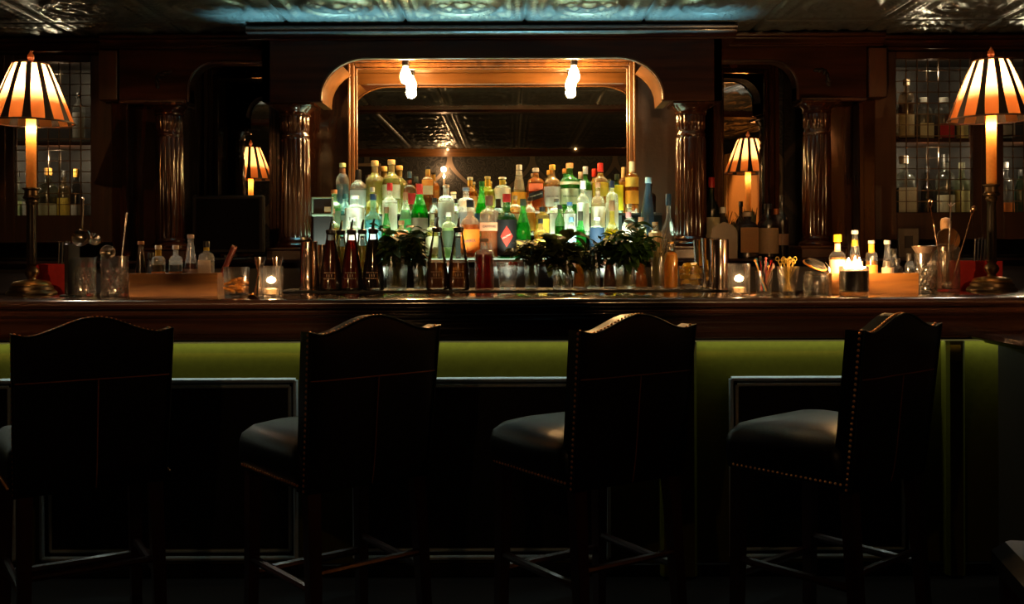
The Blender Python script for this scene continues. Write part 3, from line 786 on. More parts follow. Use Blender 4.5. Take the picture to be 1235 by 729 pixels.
# ------------------------------------------------------------------ table lamps
BT = 1.10
def make_lamp(label, x):
    t = thing('table_lamp', label, 'table lamp', (x, 4.25, BT), group='candlestick lamps on the bar')
    m = MB(); m.lathe([(.100, 0), (.102, .008), (.095, .018), (.088, .022), (.086, .034), (.080, .040)], 32); base = m.build('base', BRONZE, t)
    m = MB(); m.lathe([(.078, .040), (.079, .046), (.070, .056), (.045, .062), (.02, .066)], 32); m.build('gilt_cap', GOLDM, base)
    m = MB(); m.lathe([(.02, .064), (.016, .072), (.026, .086), (.030, .098), (.026, .110), (.017, .118), (.018, .124), (.024, .130)], 20); m.build('knop', BRONZE, t)
    m = MB(); m.lathe([(.017, .128), (.021, .16), (.020, .28), (.0175, .36), (.019, .385)], 20); m.build('stem', plain((.02, .016, .011), .25, .3), t)
    m = MB(); m.lathe([(.019, .383), (.024, .395), (.020, .405), (.033, .412), (.034, .416), (.027, .424), (.026, .445), (.034, .452), (.034, .456), (.022, .458)], 24); m.build('candle_cup', BRONZE, t)
    m = MB(); m.lathe([(.0205, .455), (.0205, .75), (.012, .752)], 20); m.build('candle_sleeve', paper((.95, .48, .12), .6, .6), t)
    # striped shade: pale silk panels between dark ones
    z0, z1, r0, r1, n, K = .735, .985, .172, .072, 12, 12
    def rad(v): return r1 + (r0 - r1) * (v ** .92)      # v 0 top .. 1 bottom
    silk, dark = MB(), MB(); w = 2 * PI / n
    def frac(v): return .50 + .18 * math.sin(PI * min(1., v / 1.15))
    for k in range(n):
        a = w * k + .09
        for mb, lo, hi in ((silk, lambda v: -frac(v) / 2, lambda v: frac(v) / 2), (dark, lambda v: frac(v) / 2, lambda v: 1 - frac(v) / 2)):
            vs = []; S = 3
            for i in range(K + 1):
                v = i / K
                for s in range(S + 1):
                    ang = a + w * (lo(v) + (hi(v) - lo(v)) * s / S)
                    vs.append((rad(v) * math.cos(ang), rad(v) * math.sin(ang), z1 + (z0 - z1) * v))
            mb.add(vs, [(i * (S + 1) + s, i * (S + 1) + s + 1, (i + 1) * (S + 1) + s + 1, (i + 1) * (S + 1) + s) for i in range(K) for s in range(S)])
    sh = silk.build('lamp_shade', SILK, t, smooth=60, fix=False)
    dark.build('dark_stripe', plain((.012, .005, .003), .6), sh, smooth=60, fix=False)
    for r, z, nm in ((r0, z0, 'lower_rim'), (r1, z1, 'upper_rim')):
        m = MB(); m.tube([(r * math.cos(2 * PI * j / 48), r * math.sin(2 * PI * j / 48), z) for j in range(48)], .004, 6, closed=True)
        m.build(nm, plain((.06, .02, .01), .5), sh)
    m = MB()
    for k in range(3):
        a = 2 * PI * k / 3; m.tube([(0, 0, z1 + .004), (r1 * math.cos(a), r1 * math.sin(a), z1)], .002, 5)
    m.tube([(0, 0, .95), (0, 0, .995)], .003, 6); m.build('harp', BRONZE, t)
    m = MB(); m.lathe([(.008, .99), (.013, .996), (.009, 1.0), (.014, 1.010), (.013, 1.022), (.005, 1.038), (0, 1.046)], 14); m.build('finial', plain((.9, .25, .08), .35), t)
    m = MB(); m.lathe([(.010, .752), (.012, .765), (.022, .80), (.026, .825), (.02, .85), (.008, .868), (0, .87)], 14); bl = m.build('bulb', glass((.98, .97, .95), 0., .95, 0., 0.), t)
    m = MB(); m.tube([(-.004, 0, .760), (-.004, 0, .775), (.004, 0, .780), (.004, 0, .760)], .0018, 6); m.build('filament', glow((1., .8, .5), 30.), bl)
    return t
xl, xr_ = X(38, 4.25), X(1196, 4.25)
lamp = make_lamp('tall candlestick table lamp with striped shade at the left end of the bar', xl)
l2 = copy_tree(lamp); l2.location.x = xr_; l2['label'] = 'tall candlestick table lamp with striped shade at the right end of the bar'
for x in (xl, xr_):
    for z, e, s in ((BT + .86, .22, .012), (BT + .705, .32, .006)):
        l = bpy.data.lights.new('lamp_light', 'POINT'); l.energy = e; l.color = (1, .62, .22) if z > BT + .8 else (1, .7, .38); l.shadow_soft_size = s
        o = bpy.data.objects.new('lamp_light', l); o.location = (x, 4.25, z); COL.objects.link(o)
    for z, e, sz, bl, up in ((BT + .800, 8., 178, 1., True), (BT + .80, 7.0, 112, .3, False)):   # up- and downward halves of the bulb
        l = bpy.data.lights.new('lamp_light', 'SPOT'); l.energy = e; l.color = (1, .86, .70); l.shadow_soft_size = .012; l.spot_size = math.radians(sz); l.spot_blend = bl
        o = bpy.data.objects.new('lamp_light', l); o.location = (x, 4.25, z); o.rotation_euler = (PI if up else 0, 0, 0); COL.objects.link(o)

# ------------------------------------------------------------------ bottles
SH = {
 'round': [(0, 0), (.90, 0), (1, .02), (1, .60), (.95, .655), (.78, .70), (.52, .735), (.36, .765), (.33, .80), (.31, .92), (.31, .93)],
 'bordeaux': [(0, 0), (.92, 0), (1, .02), (1, .58), (.94, .63), (.74, .675), (.45, .71), (.34, .74), (.32, .93)],
 'taper': [(0, 0), (.92, 0), (1, .02), (1, .42), (.94, .49), (.74, .60), (.50, .72), (.37, .82), (.33, .93)],
 'bulb': [(0, 0), (.75, 0), (.82, .02), (1, .22), (1, .34), (.84, .46), (.52, .56), (.32, .64), (.29, .93)],
 'cone': [(0, 0), (.95, 0), (1, .02), (.92, .25), (.72, .52), (.46, .76), (.36, .86), (.34, .93)],
 'stout': [(0, 0), (.92, 0), (1, .02), (1, .68), (.93, .735), (.70, .77), (.40, .79), (.34, .82), (.34, .93)],
 'slim': [(0, 0), (.92, 0), (1, .015), (1, .66), (.85, .73), (.55, .79), (.42, .83), (.40, .93)],
 'carafe': [(0, 0), (.95, 0), (1, .015), (1, .10), (.97, .24), (.82, .46), (.58, .70), (.42, .84), (.40, .93)],
}
def shape_r(shape, h):
    pr = SH[shape]
    for (r0, h0), (r1, h1) in zip(pr, pr[1:]):
        if h0 <= h <= h1 and h1 > h0: return r0 + (r1 - r0) * (h - h0) / (h1 - h0)
    return pr[-1][0]
def bottle(px, ytop, Y, zb, wpx, shape, label, tint, liq=None, fill=.6, cap=(.02, .02, .02), capf=.08, lab=None, lab2=None, neck=None, text=None, sq=0., rnd=20, cat='bottle', name='liquor_bottle', group='bottles on the back bar', body=.14, ttl=None, tilt=0., capr=1.25, rz=0.):
    p = P(px, ytop, Y)
    H = p.z - zb; R = wpx / F * Y / 2 * (1 if not sq else .95)
    t = thing(name, label, cat, (p.x, Y, zb), rz, group)
    sqf = (lambda z: sq * max(0., min(1., (.70 * H - z) / (.08 * H)))) if sq else None
    prof = [(max(r * R, .0105 if (h > .7) else 0) if r > 0 else 0, h * H) for r, h in SH[shape]]
    m = MB(); m.lathe(prof, rnd, sq=sqf); g = m.build('glass_body', glass(tint, .5) if body >= .5 else crystal(tuple(min(1., v ** .8) for v in tint), .38, .02, .07, body), t, smooth=40)
    if liq is not None:
        pr = [(0, .012 * H + .002)] + [(max(r * R, .0105 if h > .7 else 0) * .9, h * H + (.002 if h < .05 else 0)) for r, h in SH[shape] if 0 < h <= fill and r > 0]
        pr.append((shape_r(shape, fill) * R * .88, fill * H)); pr.append((0, fill * H))
        m = MB(); m.lathe(pr, rnd, sq=sqf); m.build('liquid', glass(liq, .28, .6, .1), t, smooth=40)
    # cap
    rn = max(shape_r(shape, .92) * R, .0105)
    if capf:
        m = MB(); h0 = (1 - capf) * H
        m.lathe([(rn * 1.02, h0), (rn * capr, h0 + .001), (rn * capr, H - .003), (rn * capr * .9, H)], 14); m.build('cap', plain(cap, .4), t)
    if neck:
        m = MB(); m.lathe([(rn * 1.06 + .0006, (neck[1]) * H), (rn * 1.06 + .0006, neck[2] * H)], 14); m.build('neck_label', paper(neck[0]), t)
    for lb in (lab, lab2):
        if lb is None: continue
        col, a, b = lb[:3]; til = lb[3] if len(lb) > 3 else 0.
        r = R * max(shape_r(shape, a), shape_r(shape, b)) + .0008
        if sq > .5: 
            r = R * 1.0 + .001; m = MB(); w = R * .86
            dz = math.tan(til) * w
            m.add([(-w, -r, a * H - dz), (w, -r, a * H + dz), (w, -r, b * H + dz), (-w, -r, b * H - dz)], [(0, 1, 2, 3)])
        else: m = arc_label(r, a * H, b * H, 80, 14, til)
        lo = m.build('paper_label', paper(col), t, smooth=60, fix=False)
        if text and lb is lab:
            s, sz, tc = text[:3]; tl = text[3] if len(text) > 3 else 0.; ts = text[4] if len(text) > 4 else 1.
            lettering(s, sz, lo, paper(tc, .1), None if sq > .5 else r, (a + b) / 2 * H, -r, tl, ts)
    if tilt: t.rotation_euler = (0, tilt, rz)
    return t
CL = (.93, .97, .94); GN = (.10, .62, .12); DG = (.03, .20, .05); AM = (.80, .42, .10); BR = (.30, .13, .04); OL = (.75, .78, .35); BL = (.35, .62, .75)
WH = (.85, .85, .78); CR = (.75, .68, .42); YE = (.85, .62, .06); OR = (.85, .25, .03); RD = (.5, .02, .02); BK = (.012, .012, .012)
R1, R2, R3 = (5.10, LEDGE), (5.27, LEDGE + .121), (5.42, LEDGE + .241)
R1 = (5.11, LEDGE); 
def B(row, px, ytop, w, shape, label, tint, dy=0., **k):
    return bottle(px, ytop, row[0] + dy, row[1] + .0005, w, shape, label, tint, **k)
# the ledge in front of the riser carries row one; the two treads rows two and three
R1 = (5.14, LEDGE + .0022)
R2 = (5.266, LEDGE + .1170)
R3 = (5.41, LEDGE + .2370)
# --- back row
B(R3, 413, 197, 16, 'slim', 'slender clear bottle with pale green cap at the left end of the back row', CL, cap=(.55, .6, .25), liq=BL, fill=.6, neck=((.45, .22, .1), .80, .90))
B(R3, 432, 205, 20, 'round', 'clear vodka bottle with tall black cap, second from the left in the back row', CL, cap=BK, capf=.22, lab=((.8, .85, .9), .2, .55), liq=(.9, .95, .95))
B(R3, 452, 194, 22, 'round', 'pale gold spirit bottle with broad cork stopper, left of the other corked one', (.9, .86, .6), cap=(.75, .52, .2), capf=.10, liq=OL, fill=.62, neck=((.7, .5, .2), .78, .89), capr=1.35)
B(R3, 472, 193, 22, 'round', 'pale gold spirit bottle with broad cork stopper, right of the other corked one', (.9, .88, .6), cap=(.8, .55, .22), capf=.09, liq=OL, fill=.66, neck=((.75, .6, .25), .78, .9), lab=((.85, .85, .7), .3, .55), capr=1.35)
B(R3, 494, 207, 14, 'bordeaux', 'dark bottle with slate blue cap and red neck band', BR, cap=(.05, .09, .12), capf=.15, neck=((.45, .08, .03), .68, .8), lab=(RD, .25, .5))
B(R3, 516, 201, 16, 'stout', 'square bottle with gold neck and orange shoulder label', AM, cap=BK, capf=.05, neck=((.85, .5, .1), .80, .94), lab=((.8, .75, .5), .42, .6), lab2=((.85, .35, .06), .6, .72), liq=BR, fill=.4, sq=.8)
B(R3, 567, 214, 17, 'bordeaux', 'amber whiskey bottle with yellow neck label behind the orange aperitif', AM, cap=(.5, .5, .4), capf=.07, neck=((.85, .5, .08), .76, .92), liq=AM, fill=.6, lab=((.7, .3, .08), .2, .5))
B(R3, 588, 213, 19, 'bordeaux', 'yellow green liqueur bottle with yellow neck label', (.8, .85, .25), cap=(.55, .5, .2), capf=.07, neck=((.85, .6, .08), .74, .92), liq=(.75, .75, .12), fill=.6, lab=((.8, .7, .15), .2, .5))
B(R3, 606, 214, 20, 'stout', 'pale bottle with white rimmed cap and yellow neck label', (.95, .93, .8), cap=WH, capf=.05, neck=((.75, .6, .1), .80, .93), lab=((.88, .85, .7), .2, .7), liq=(.9, .85, .6), capr=1.4)
B(R3, 626, 199, 19, 'cone', 'clear cone necked bottle with white collar over an orange label', CL, cap=(.6, .6, .5), capf=.10, neck=((.85, .85, .75), .80, .87), lab=((.9, .42, .04), .1, .45), liq=(.85, .75, .4), fill=.5, capr=1.1)
B(R3, 646, 203, 21, 'stout', 'square amber whisky bottle with slanted black label', AM, cap=(.4, .3, .2), capf=.08, sq=1., lab=(BK, .32, .50, .32), lab2=((.7, .12, .03), .50, .66), liq=(.75, .24, .04), fill=.68, text=('JOHNNIE WALKER', .010, (.8, .75, .6), .32, .8), rnd=24)
B(R3, 666, 199, 20, 'round', 'pale whisky bottle with amber stopper and tall white label', (.93, .75, .45), cap=(.85, .5, .08), capf=.10, lab=(WH, .16, .56), liq=AM, fill=.6, text=('MACALLAN', .013, (.15, .1, .1)))
B(R3, 687, 197, 24, 'round', 'broad green scotch bottle with large cream label', GN, cap=(.6, .28, .08), capf=.10, lab=(CR, .2, .50), liq=(.25, .6, .12), fill=.6, text=('THE GLENLIVET', .012, (.12, .16, .08)), lab2=((.85, .75, .55), .58, .635))
B(R3, 706, 201, 16, 'bordeaux', 'green bottle with white capsule beside the broad green scotch', GN, cap=WH, capf=.16, lab=((.82, .86, .75), .15, .5), liq=(.2, .6, .15))
B(R3, 724, 197, 19, 'round', 'gold bottle with red wax capsule and yellow label', (.85, .7, .4), cap=(.55, .02, .01), capf=.17, lab=((.85, .65, .06), .35, .62), liq=AM, neck=((.8, .6, .2), .74, .80))
B(R3, 744, 210, 15, 'bordeaux', 'dark green bottle with big bright yellow label', DG, cap=(.02, .04, .02), capf=.14, lab=((.9, .72, .02), .1, .72))
B(R3, 762, 195, 16, 'stout', 'gold bottle with tall pale wooden stopper and orange label', AM, cap=(.75, .62, .35), capf=.24, lab=((.9, .34, .02), .2, .45), lab2=((.8, .55, .08), .52, .7), liq=AM)
B(R3, 784, 222, 14, 'bordeaux', 'dark unlabelled bottle at the right end of the back row', (.12, .07, .04), cap=BK, capf=.1, liq=(.06, .03, .02))
# --- middle row
B(R2, 403, 229, 19, 'round', 'green glass bottle with orange brown cap at the left end of the middle row', (.5, .9, .5), cap=(.45, .15, .04), capf=.09, lab=((.75, .9, .75), .15, .55), liq=(.45, .85, .5))
B(R2, 428, 236, 24, 'stout', 'clear bottle with large white label glowing beside the pale blue gin', CL, cap=(.8, .8, .75), capf=.08, lab=(WH, .06, .70))
B(R2, 470, 221, 18, 'round', 'white labelled bottle with red cap in front of the corked pair', CL, cap=RD, capf=.14, lab=((.9, .86, .75), .08, .62), lab2=((.9, .88, .85), .64, .68))
B(R2, 489, 232, 15, 'taper', 'small pale green bottle with brown capsule', (.75, .95, .75), cap=(.22, .10, .04), capf=.19, lab=((.08, .45, .12), .15, .40), liq=(.6, .9, .6))
B(R2, 506, 222, 20, 'taper', 'green sparkling wine bottle with red foil capsule', (.06, .7, .12), cap=(.5, .03, .02), capf=.20, lab=((.4, .28, .2), .02, .36), liq=(.05, .6, .1), capr=1.2)
B(R2, 524, 239, 12, 'slim', 'small dark bottle with black cap between the sparkling wine and the white gin', (.25, .2, .12), cap=BK, capf=.12, lab=((.1, .1, .1), .2, .5))
B(R2, 538, 223, 20, 'stout', 'frosted white gin bottle with teal ring emblem', (.9, .97, .93), cap=(.75, .65, .5), capf=.05, neck=((.88, .86, .8), .80, .94), lab=((.85, .93, .88), .08, .66), text=('G', .026, (.02, .35, .4)), liq=(.95, .97, .95), capr=1.2)
B(R2, 549, 240, 10, 'slim', 'narrow bottle with black cap at the right of the white gin', (.6, .7, .5), cap=BK, capf=.12, lab=((.75, .75, .6), .2, .6), dy=.03)
B(R2, 562, 226, 22, 'stout', 'large clear square shouldered bottle with flat stopper', (.95, .95, .95), cap=(.12, .14, .18), capf=.07, sq=.9, liq=(.9, .92, .95), fill=.5, lab=((.8, .5, .45), .05, .25), rnd=24)
B(R2, 581, 219, 16, 'taper', 'bright green liqueur bottle with blue label', (.06, .8, .14), cap=(.02, .25, .05), capf=.09, lab=((.08, .22, .5), .1, .42), liq=(.1, .75, .12))
B(R2, 601, 240, 13, 'slim', 'bottle with long black cap behind the red vermouth', (.1, .1, .09), cap=BK, capf=.26, dy=.02)
B(R2, 654, 250, 17, 'stout', 'gold liqueur bottle with black neck in front of the whiskies', (.9, .75, .2), cap=BK, capf=.16, liq=(.9, .6, .05), lab=((.8, .55, .06), .1, .6))
B(R2, 703, 218, 15, 'round', 'clear bottle with round glass ball stopper', CL, cap=(.75, .75, .68), capf=.15, lab=((.88, .9, .86), .1, .6), capr=1.5)
B(R2, 721, 220, 17, 'round', 'clear rum bottle with brown cap and white label', (.95, .9, .75), cap=(.3, .15, .07), capf=.10, lab=((.88, .84, .66), .08, .55), neck=((.5, .35, .2), .72, .84), liq=(.9, .8, .5))
B(R2, 738, 218, 15, 'stout', 'clear bottle with navy blue cap', CL, cap=(.02, .035, .08), capf=.13, lab=((.85, .85, .75), .1, .6))
B(R2, 759, 246, 15, 'bulb', 'small round clear bottle with white shoulder behind the mint', CL, cap=(.75, .68, .5), capf=.12, lab=((.9, .85, .6), .15, .4))
B(R2, 780, 214, 19, 'cone', 'leaning steel blue cone shaped bottle', (.12, .22, .32), cap=(.25, .45, .55), capf=.10, body=.5, tilt=.03)
# --- front row
B(R1, 400, 252, 20, 'round', 'amber bottle with brown cork at the left end of the front row', (.75, .9, .6), cap=(.22, .10, .05), capf=.10, liq=(.85, .5, .12), fill=.62)
B(R1, 450, 234, 22, 'bordeaux', 'pale blue gin bottle with arched white label', (.35, .80, .85), cap=(.02, .05, .10), capf=.10, lab=((.85, .88, .92), .08, .48), sq=.5, text=('BOMBAY', .010, (.05, .1, .3)), liq=(.5, .85, .9))
B(R1, 466, 250, 14, 'taper', 'dark green bottle with brown foil beside the pale blue gin', (.06, .55, .10), cap=(.15, .09, .04), capf=.12, liq=(.05, .5, .1))
B(R1, 567, 241, 23, 'bordeaux', 'orange aperitif bottle with black cap and orange label', (.95, .8, .65), cap=BK, capf=.13, lab=((.95, .22, .01), .1, .50), liq=(.95, .30, .04), fill=.58, text=('APEROL', .018, (.02, .02, .08), .12))
B(R1, 590, 236, 23, 'stout', 'pinkish bitter bottle with black lettered label band', (.95, .80, .66), cap=(.18, .09, .05), capf=.16, liq=(.92, .38, .14), fill=.55, lab=((.95, .45, .25), .44, .57), text=('CAMPARI', .017, (.03, .01, .01)))
B(R1, 611, 234, 25, 'bordeaux', 'black vermouth bottle with red capsule and red diamond label', (.05, .3, .06), cap=(.42, .02, .02), capf=.13, lab=((.015, .012, .012), .06, .60), text=None, liq=(.02, .1, .02))
B(R1, 631, 240, 19, 'taper', 'bright green bottle with black capsule and gold label', (.05, .68, .12), cap=(.03, .05, .03), capf=.12, lab=((.6, .38, .1), .06, .3), liq=(.04, .55, .08))
B(R1, 675, 247, 12, 'slim', 'slim dark green bottle with black screw cap', (.06, .35, .05), cap=BK, capf=.09, liq=(.05, .3, .04), lab=((.3, .5, .1), .1, .45))
B(R1, 700, 255, 14, 'taper', 'short green bottle with long black capsule above the herbs', (.05, .65, .1), cap=(.03, .03, .02), capf=.20, liq=(.04, .5, .08))
B(R1, 720, 262, 18, 'stout', 'short clear bottle with dark blue label behind the dark herbs', CL, cap=WH, capf=.08, lab=((.015, .04, .09), .1, .75))
B(R1, 738, 242, 20, 'bulb', 'yellow round bodied liqueur bottle with brown stopper', (.85, .75, .1), cap=(.2, .11, .05), capf=.18, liq=(.8, .62, .03), fill=.5)
B(R1, 790, 268, 16, 'stout', 'short bottle with tan label near the right end of the front row', (.5, .3, .15), cap=(.3, .2, .1), capf=.1, lab=((.6, .38, .16), .15, .7))
B(R1, 806, 234, 18, 'bulb', 'faceted clear decanter bottle with blue stopper', (.8, .88, .95), cap=(.02, .10, .25), capf=.18, rnd=9, liq=None, body=.04, dy=-.045)
# fillers seen between and behind those
B(R1, 425, 262, 19, 'stout', 'clear bottle with white label behind the red syrup bottles', CL, cap=(.5, .5, .45), capf=.1, lab=(WH, .1, .62), liq=(.9, .9, .8))
B(R1, 484, 266, 17, 'stout', 'short bottle with orange brown label behind the leftmost mint', (.85, .6, .35), cap=(.3, .15, .06), capf=.12, lab=((.6, .22, .06), .3, .72), liq=AM)
B(R1, 521, 258, 15, 'bordeaux', 'pale yellow bottle standing before the sparkling wine label', (.9, .9, .5), cap=(.2, .2, .1), capf=.12, lab=((.7, .68, .4), .1, .5), liq=(.8, .75, .2))
B(R1, 541, 256, 17, 'stout', 'pale green lit bottle with dark square label behind the brown syrup bottles', (.85, 1., .7), cap=(.6, .6, .5), capf=.1, lab=((.03, .05, .02), .25, .60), liq=(.8, 1., .6), fill=.66)
B(R1, 652, 264, 16, 'round', 'short gold bottle in the front row below the slanted black label', (.95, .75, .3), cap=BK, capf=.12, liq=(.9, .55, .05), lab=((.8, .5, .08), .15, .5))
B(R1, 689, 262, 13, 'slim', 'short clear bottle with pale blue label between the slim green and the black capsule', CL, cap=(.1, .2, .3), capf=.12, lab=((.4, .6, .75), .1, .55))
B(R1, 758, 256, 16, 'stout', 'short clear bottle with pinkish cap behind the largest mint', CL, cap=(.45, .2, .2), capf=.12, lab=((.85, .75, .6), .15, .7), liq=(.9, .8, .6))
B(R1, 773, 262, 13, 'slim', 'small bottle with brown cap beside the short tan labelled one', (.8, .6, .3), cap=(.25, .12, .06), capf=.12, liq=AM, lab=((.6, .45, .2), .2, .6))
B(R2, 416, 234, 13, 'slim', 'narrow teal tinted bottle left of the large white label', (.5, .85, .85), cap=(.05, .25, .3), capf=.12, lab=((.7, .85, .85), .1, .5), liq=(.4, .8, .8))
B(R2, 449, 226, 15, 'round', 'yellow liqueur bottle with white cap behind the pale blue gin', (.9, .85, .3), cap=WH, capf=.1, lab=((.85, .75, .2), .1, .55), liq=(.85, .75, .1))
B(R2, 621, 236, 15, 'stout', 'amber bottle with cream label behind the red capsule', AM, cap=(.3, .2, .1), capf=.1, lab=((.8, .68, .4), .1, .55), liq=AM)
B(R2, 639, 238, 13, 'slim', 'narrow brown bottle with orange label below the slanted black label', (.7, .4, .12), cap=BK, capf=.1, lab=((.85, .4, .05), .15, .6), liq=BR)
B(R2, 671, 240, 16, 'stout', 'clear bottle with white swirl label between the gold and the broad green', CL, cap=(.2, .2, .2), capf=.1, lab=(WH, .08, .6))
B(R2, 687, 244, 14, 'slim', 'white labelled bottle with blue cap below the cream scotch label', CL, cap=(.06, .15, .35), capf=.1, lab=((.88, .92, .92), .08, .66))
# red diamond on the black vermouth
vt = [o for o in COL.objects if o.get('label', '').startswith('black vermouth')][0]
H = P(611, 234, 5.15).z - LEDGE
r = 25 / F * 5.15 / 2 + .0016
m = MB(); pts = []
for dx, dz in ((-.034, 0), (0, -.055), (.034, 0), (0, .055)):
    pts.append((dx, dz))
K = 8; vs = []; fs = []
for i in range(K + 1):
    x = -.034 + .068 * i / K; h = .055 * (1 - abs(x) / .034); a = x / r
    vs += [(r * math.sin(a), -r * math.cos(a), .34 * H - h), (r * math.sin(a), -r * math.cos(a), .34 * H + h)]
m.add(vs, [(2 * i, 2 * i + 2, 2 * i + 3, 2 * i + 1) for i in range(K)]); dm = m.build('diamond_label', paper((.75, .04, .02)), vt, smooth=60, fix=False)
lettering('CINZANO', .011, dm, paper((.85, .8, .7)), r, .34 * H, 0, .5)
# --- bottles by the right side mirror
RB = dict(group='bottles by the right side mirror')
bottle(858, 214, 5.47, LEDGE + .0005, 19, 'bordeaux', 'green wine bottle with red capsule beside the right inner column', DG, cap=(.35, .02, .02), capf=.13, lab=(CR, .1, .5), liq=(.02, .06, .02), **RB)
bottle(901, 256, 5.30, LEDGE + .0005, 26, 'stout', 'square dark bottle with kraft label under the spiky plant', (.25, .16, .08), cap=(.5, .4, .3), capf=.10, lab=((.45, .22, .07), .12, .66), sq=1., liq=(.05, .025, .01), rnd=24, **RB)
bottle(926, 246, 5.30, LEDGE + .0005, 25, 'round', 'dark rum bottle with tan label', (.2, .1, .05), cap=BK, capf=.10, lab=((.50, .36, .22), .08, .55), liq=(.05, .02, .01), **RB)
bottle(943, 236, 5.38, LEDGE + .0005, 15, 'bordeaux', 'slim dark bottle between the dark rum and the outer column', (.1, .05, .03), cap=BK, capf=.10, lab=((.25, .15, .1), .2, .38), **RB)
bottle(872, 250, 5.50, LEDGE + .0005, 13, 'slim', 'small bottle with white cap in front of the right side mirror', CL, cap=WH, capf=.12, lab=((.6, .5, .3), .1, .6), **RB)
bottle(936, 252, 5.52, LEDGE + .0005, 12, 'slim', 'small amber bottle with orange cap behind the dark rum', AM, cap=(.7, .2, .05), capf=.12, liq=AM, **RB)
# --- bottles in the lattice cabinets
CB = dict(group='bottles in the lattice cabinets', name='cabinet_bottle')
zc0, zc1 = 1.33 + .0208, 1.33 + .566
YC = 5.64
def cab(px, ytop, w, shape, z, label, tint, **k): bottle(px, ytop, YC + k.pop('dy', 0), z, w, shape, label, tint, **k, **CB)
cab(1078, 118, 12, 'stout', zc1, 'pale bottle at the left end of the upper shelf in the right cabinet', CL, lab=((.6, .5, .35), .1, .6), liq=AM)
cab(1093, 96, 18, 'stout', zc1, 'tall bottle with cream label and ball stopper on the right cabinet upper shelf', (.7, .5, .3), lab=((.75, .6, .35), .04, .42), cap=(.5, .4, .25), capf=.1, liq=BR)
cab(1114, 118, 20, 'stout', zc1, 'square decanter with glass stopper and pale yellow label in the right cabinet', (.8, .85, .8), lab=((.85, .75, .45), .04, .38), cap=(.5, .5, .45), capf=.12, capr=1.7, sq=.8, liq=(.5, .4, .3))
cab(1138, 118, 21, 'stout', zc1, 'square decanter with glass stopper and red label in the right cabinet', (.8, .85, .8), lab=((.65, .03, .04), .04, .36), cap=(.5, .5, .45), capf=.12, capr=1.7, sq=.8, liq=(.4, .2, .15))
cab(1160, 128, 14, 'bordeaux', zc1, 'green bottle with yellow label on the right cabinet upper shelf', (.3, .5, .25), lab=((.75, .7, .3), .04, .45), liq=DG)
cab(1090, 188, 27, 'stout', zc0, 'wide square bottle with cream label on the right cabinet lower shelf', (.75, .8, .72), lab=((.75, .68, .48), .06, .6), cap=(.6, .5, .4), capf=.1, sq=.9, liq=(.3, .25, .15))
cab(1140, 186, 22, 'stout', zc0, 'bottle with pale label behind the trident spoon on the right cabinet lower shelf', (.7, .75, .65), lab=((.72, .66, .45), .1, .5), cap=BK, capf=.1, liq=(.2, .15, .1))
cab(1160, 196, 18, 'stout', zc0, 'bottle with yellow green label at the right end of the lower shelf', (.6, .7, .4), lab=((.72, .66, .28), .08, .62), cap=(.3, .3, .2), capf=.1, liq=(.4, .4, .1))
cab(1118, 200, 14, 'round', zc0, 'dark round bottle between the pale labels on the right cabinet lower shelf', (.2, .15, .1), cap=BK, capf=.1, dy=.08)
cab(1212, 196, 20, 'stout', zc0, 'bottle with orange and white label beside the right lamp stem', (.8, .8, .8), lab=((.85, .85, .8), .05, .30), lab2=((.85, .25, .05), .30, .45), cap=(.6, .6, .6), capf=.1, liq=(.8, .8, .8))
cab(1230, 205, 13, 'slim', zc0, 'slim green bottle at the right edge of the photo in the cabinet', (.1, .4, .12), cap=BK, capf=.1)
cab(1214, 118, 18, 'stout', zc1, 'pale rounded bottle behind the right lamp shade', CL, lab=((.6, .5, .35), .1, .5), cap=BK, capf=.1)
cab(21, 205, 11, 'slim', zc0, 'narrow bottle with green figured label at the left of the left cabinet shelf', (.7, .8, .6), lab=((.6, .75, .4), .02, .55), cap=BK, capf=.1)
cab(33, 206, 11, 'slim', zc0, 'narrow bottle with white label just left of the left lamp stem', CL, lab=((.8, .85, .85), .02, .55), cap=BK, capf=.1)
cab(58, 203, 22, 'stout', zc0, 'wide bottle with dull olive label in the left cabinet', (.5, .5, .35), lab=((.42, .40, .22), .02, .5), cap=(.7, .35, .08), capf=.1, liq=(.3, .25, .1))
cab(77, 206, 15, 'stout', zc0, 'bottle with split red and yellow label in the left cabinet', (.8, .6, .3), lab=((.85, .62, .1), .2, .6), lab2=((.75, .10, .10), .05, .2), cap=BK, capf=.1)
cab(92, 204, 14, 'slim', zc0, 'dark bottle with gold cap and small white label in the left cabinet', (.1, .1, .1), lab=((.75, .75, .7), .3, .5), cap=(.75, .4, .06), capf=.12)
cab(95, 112, 14, 'stout', zc1, 'pale bottle on the upper shelf of the left cabinet beside the lamp shade', CL, lab=((.7, .75, .75), .1, .6), cap=BK, capf=.1)
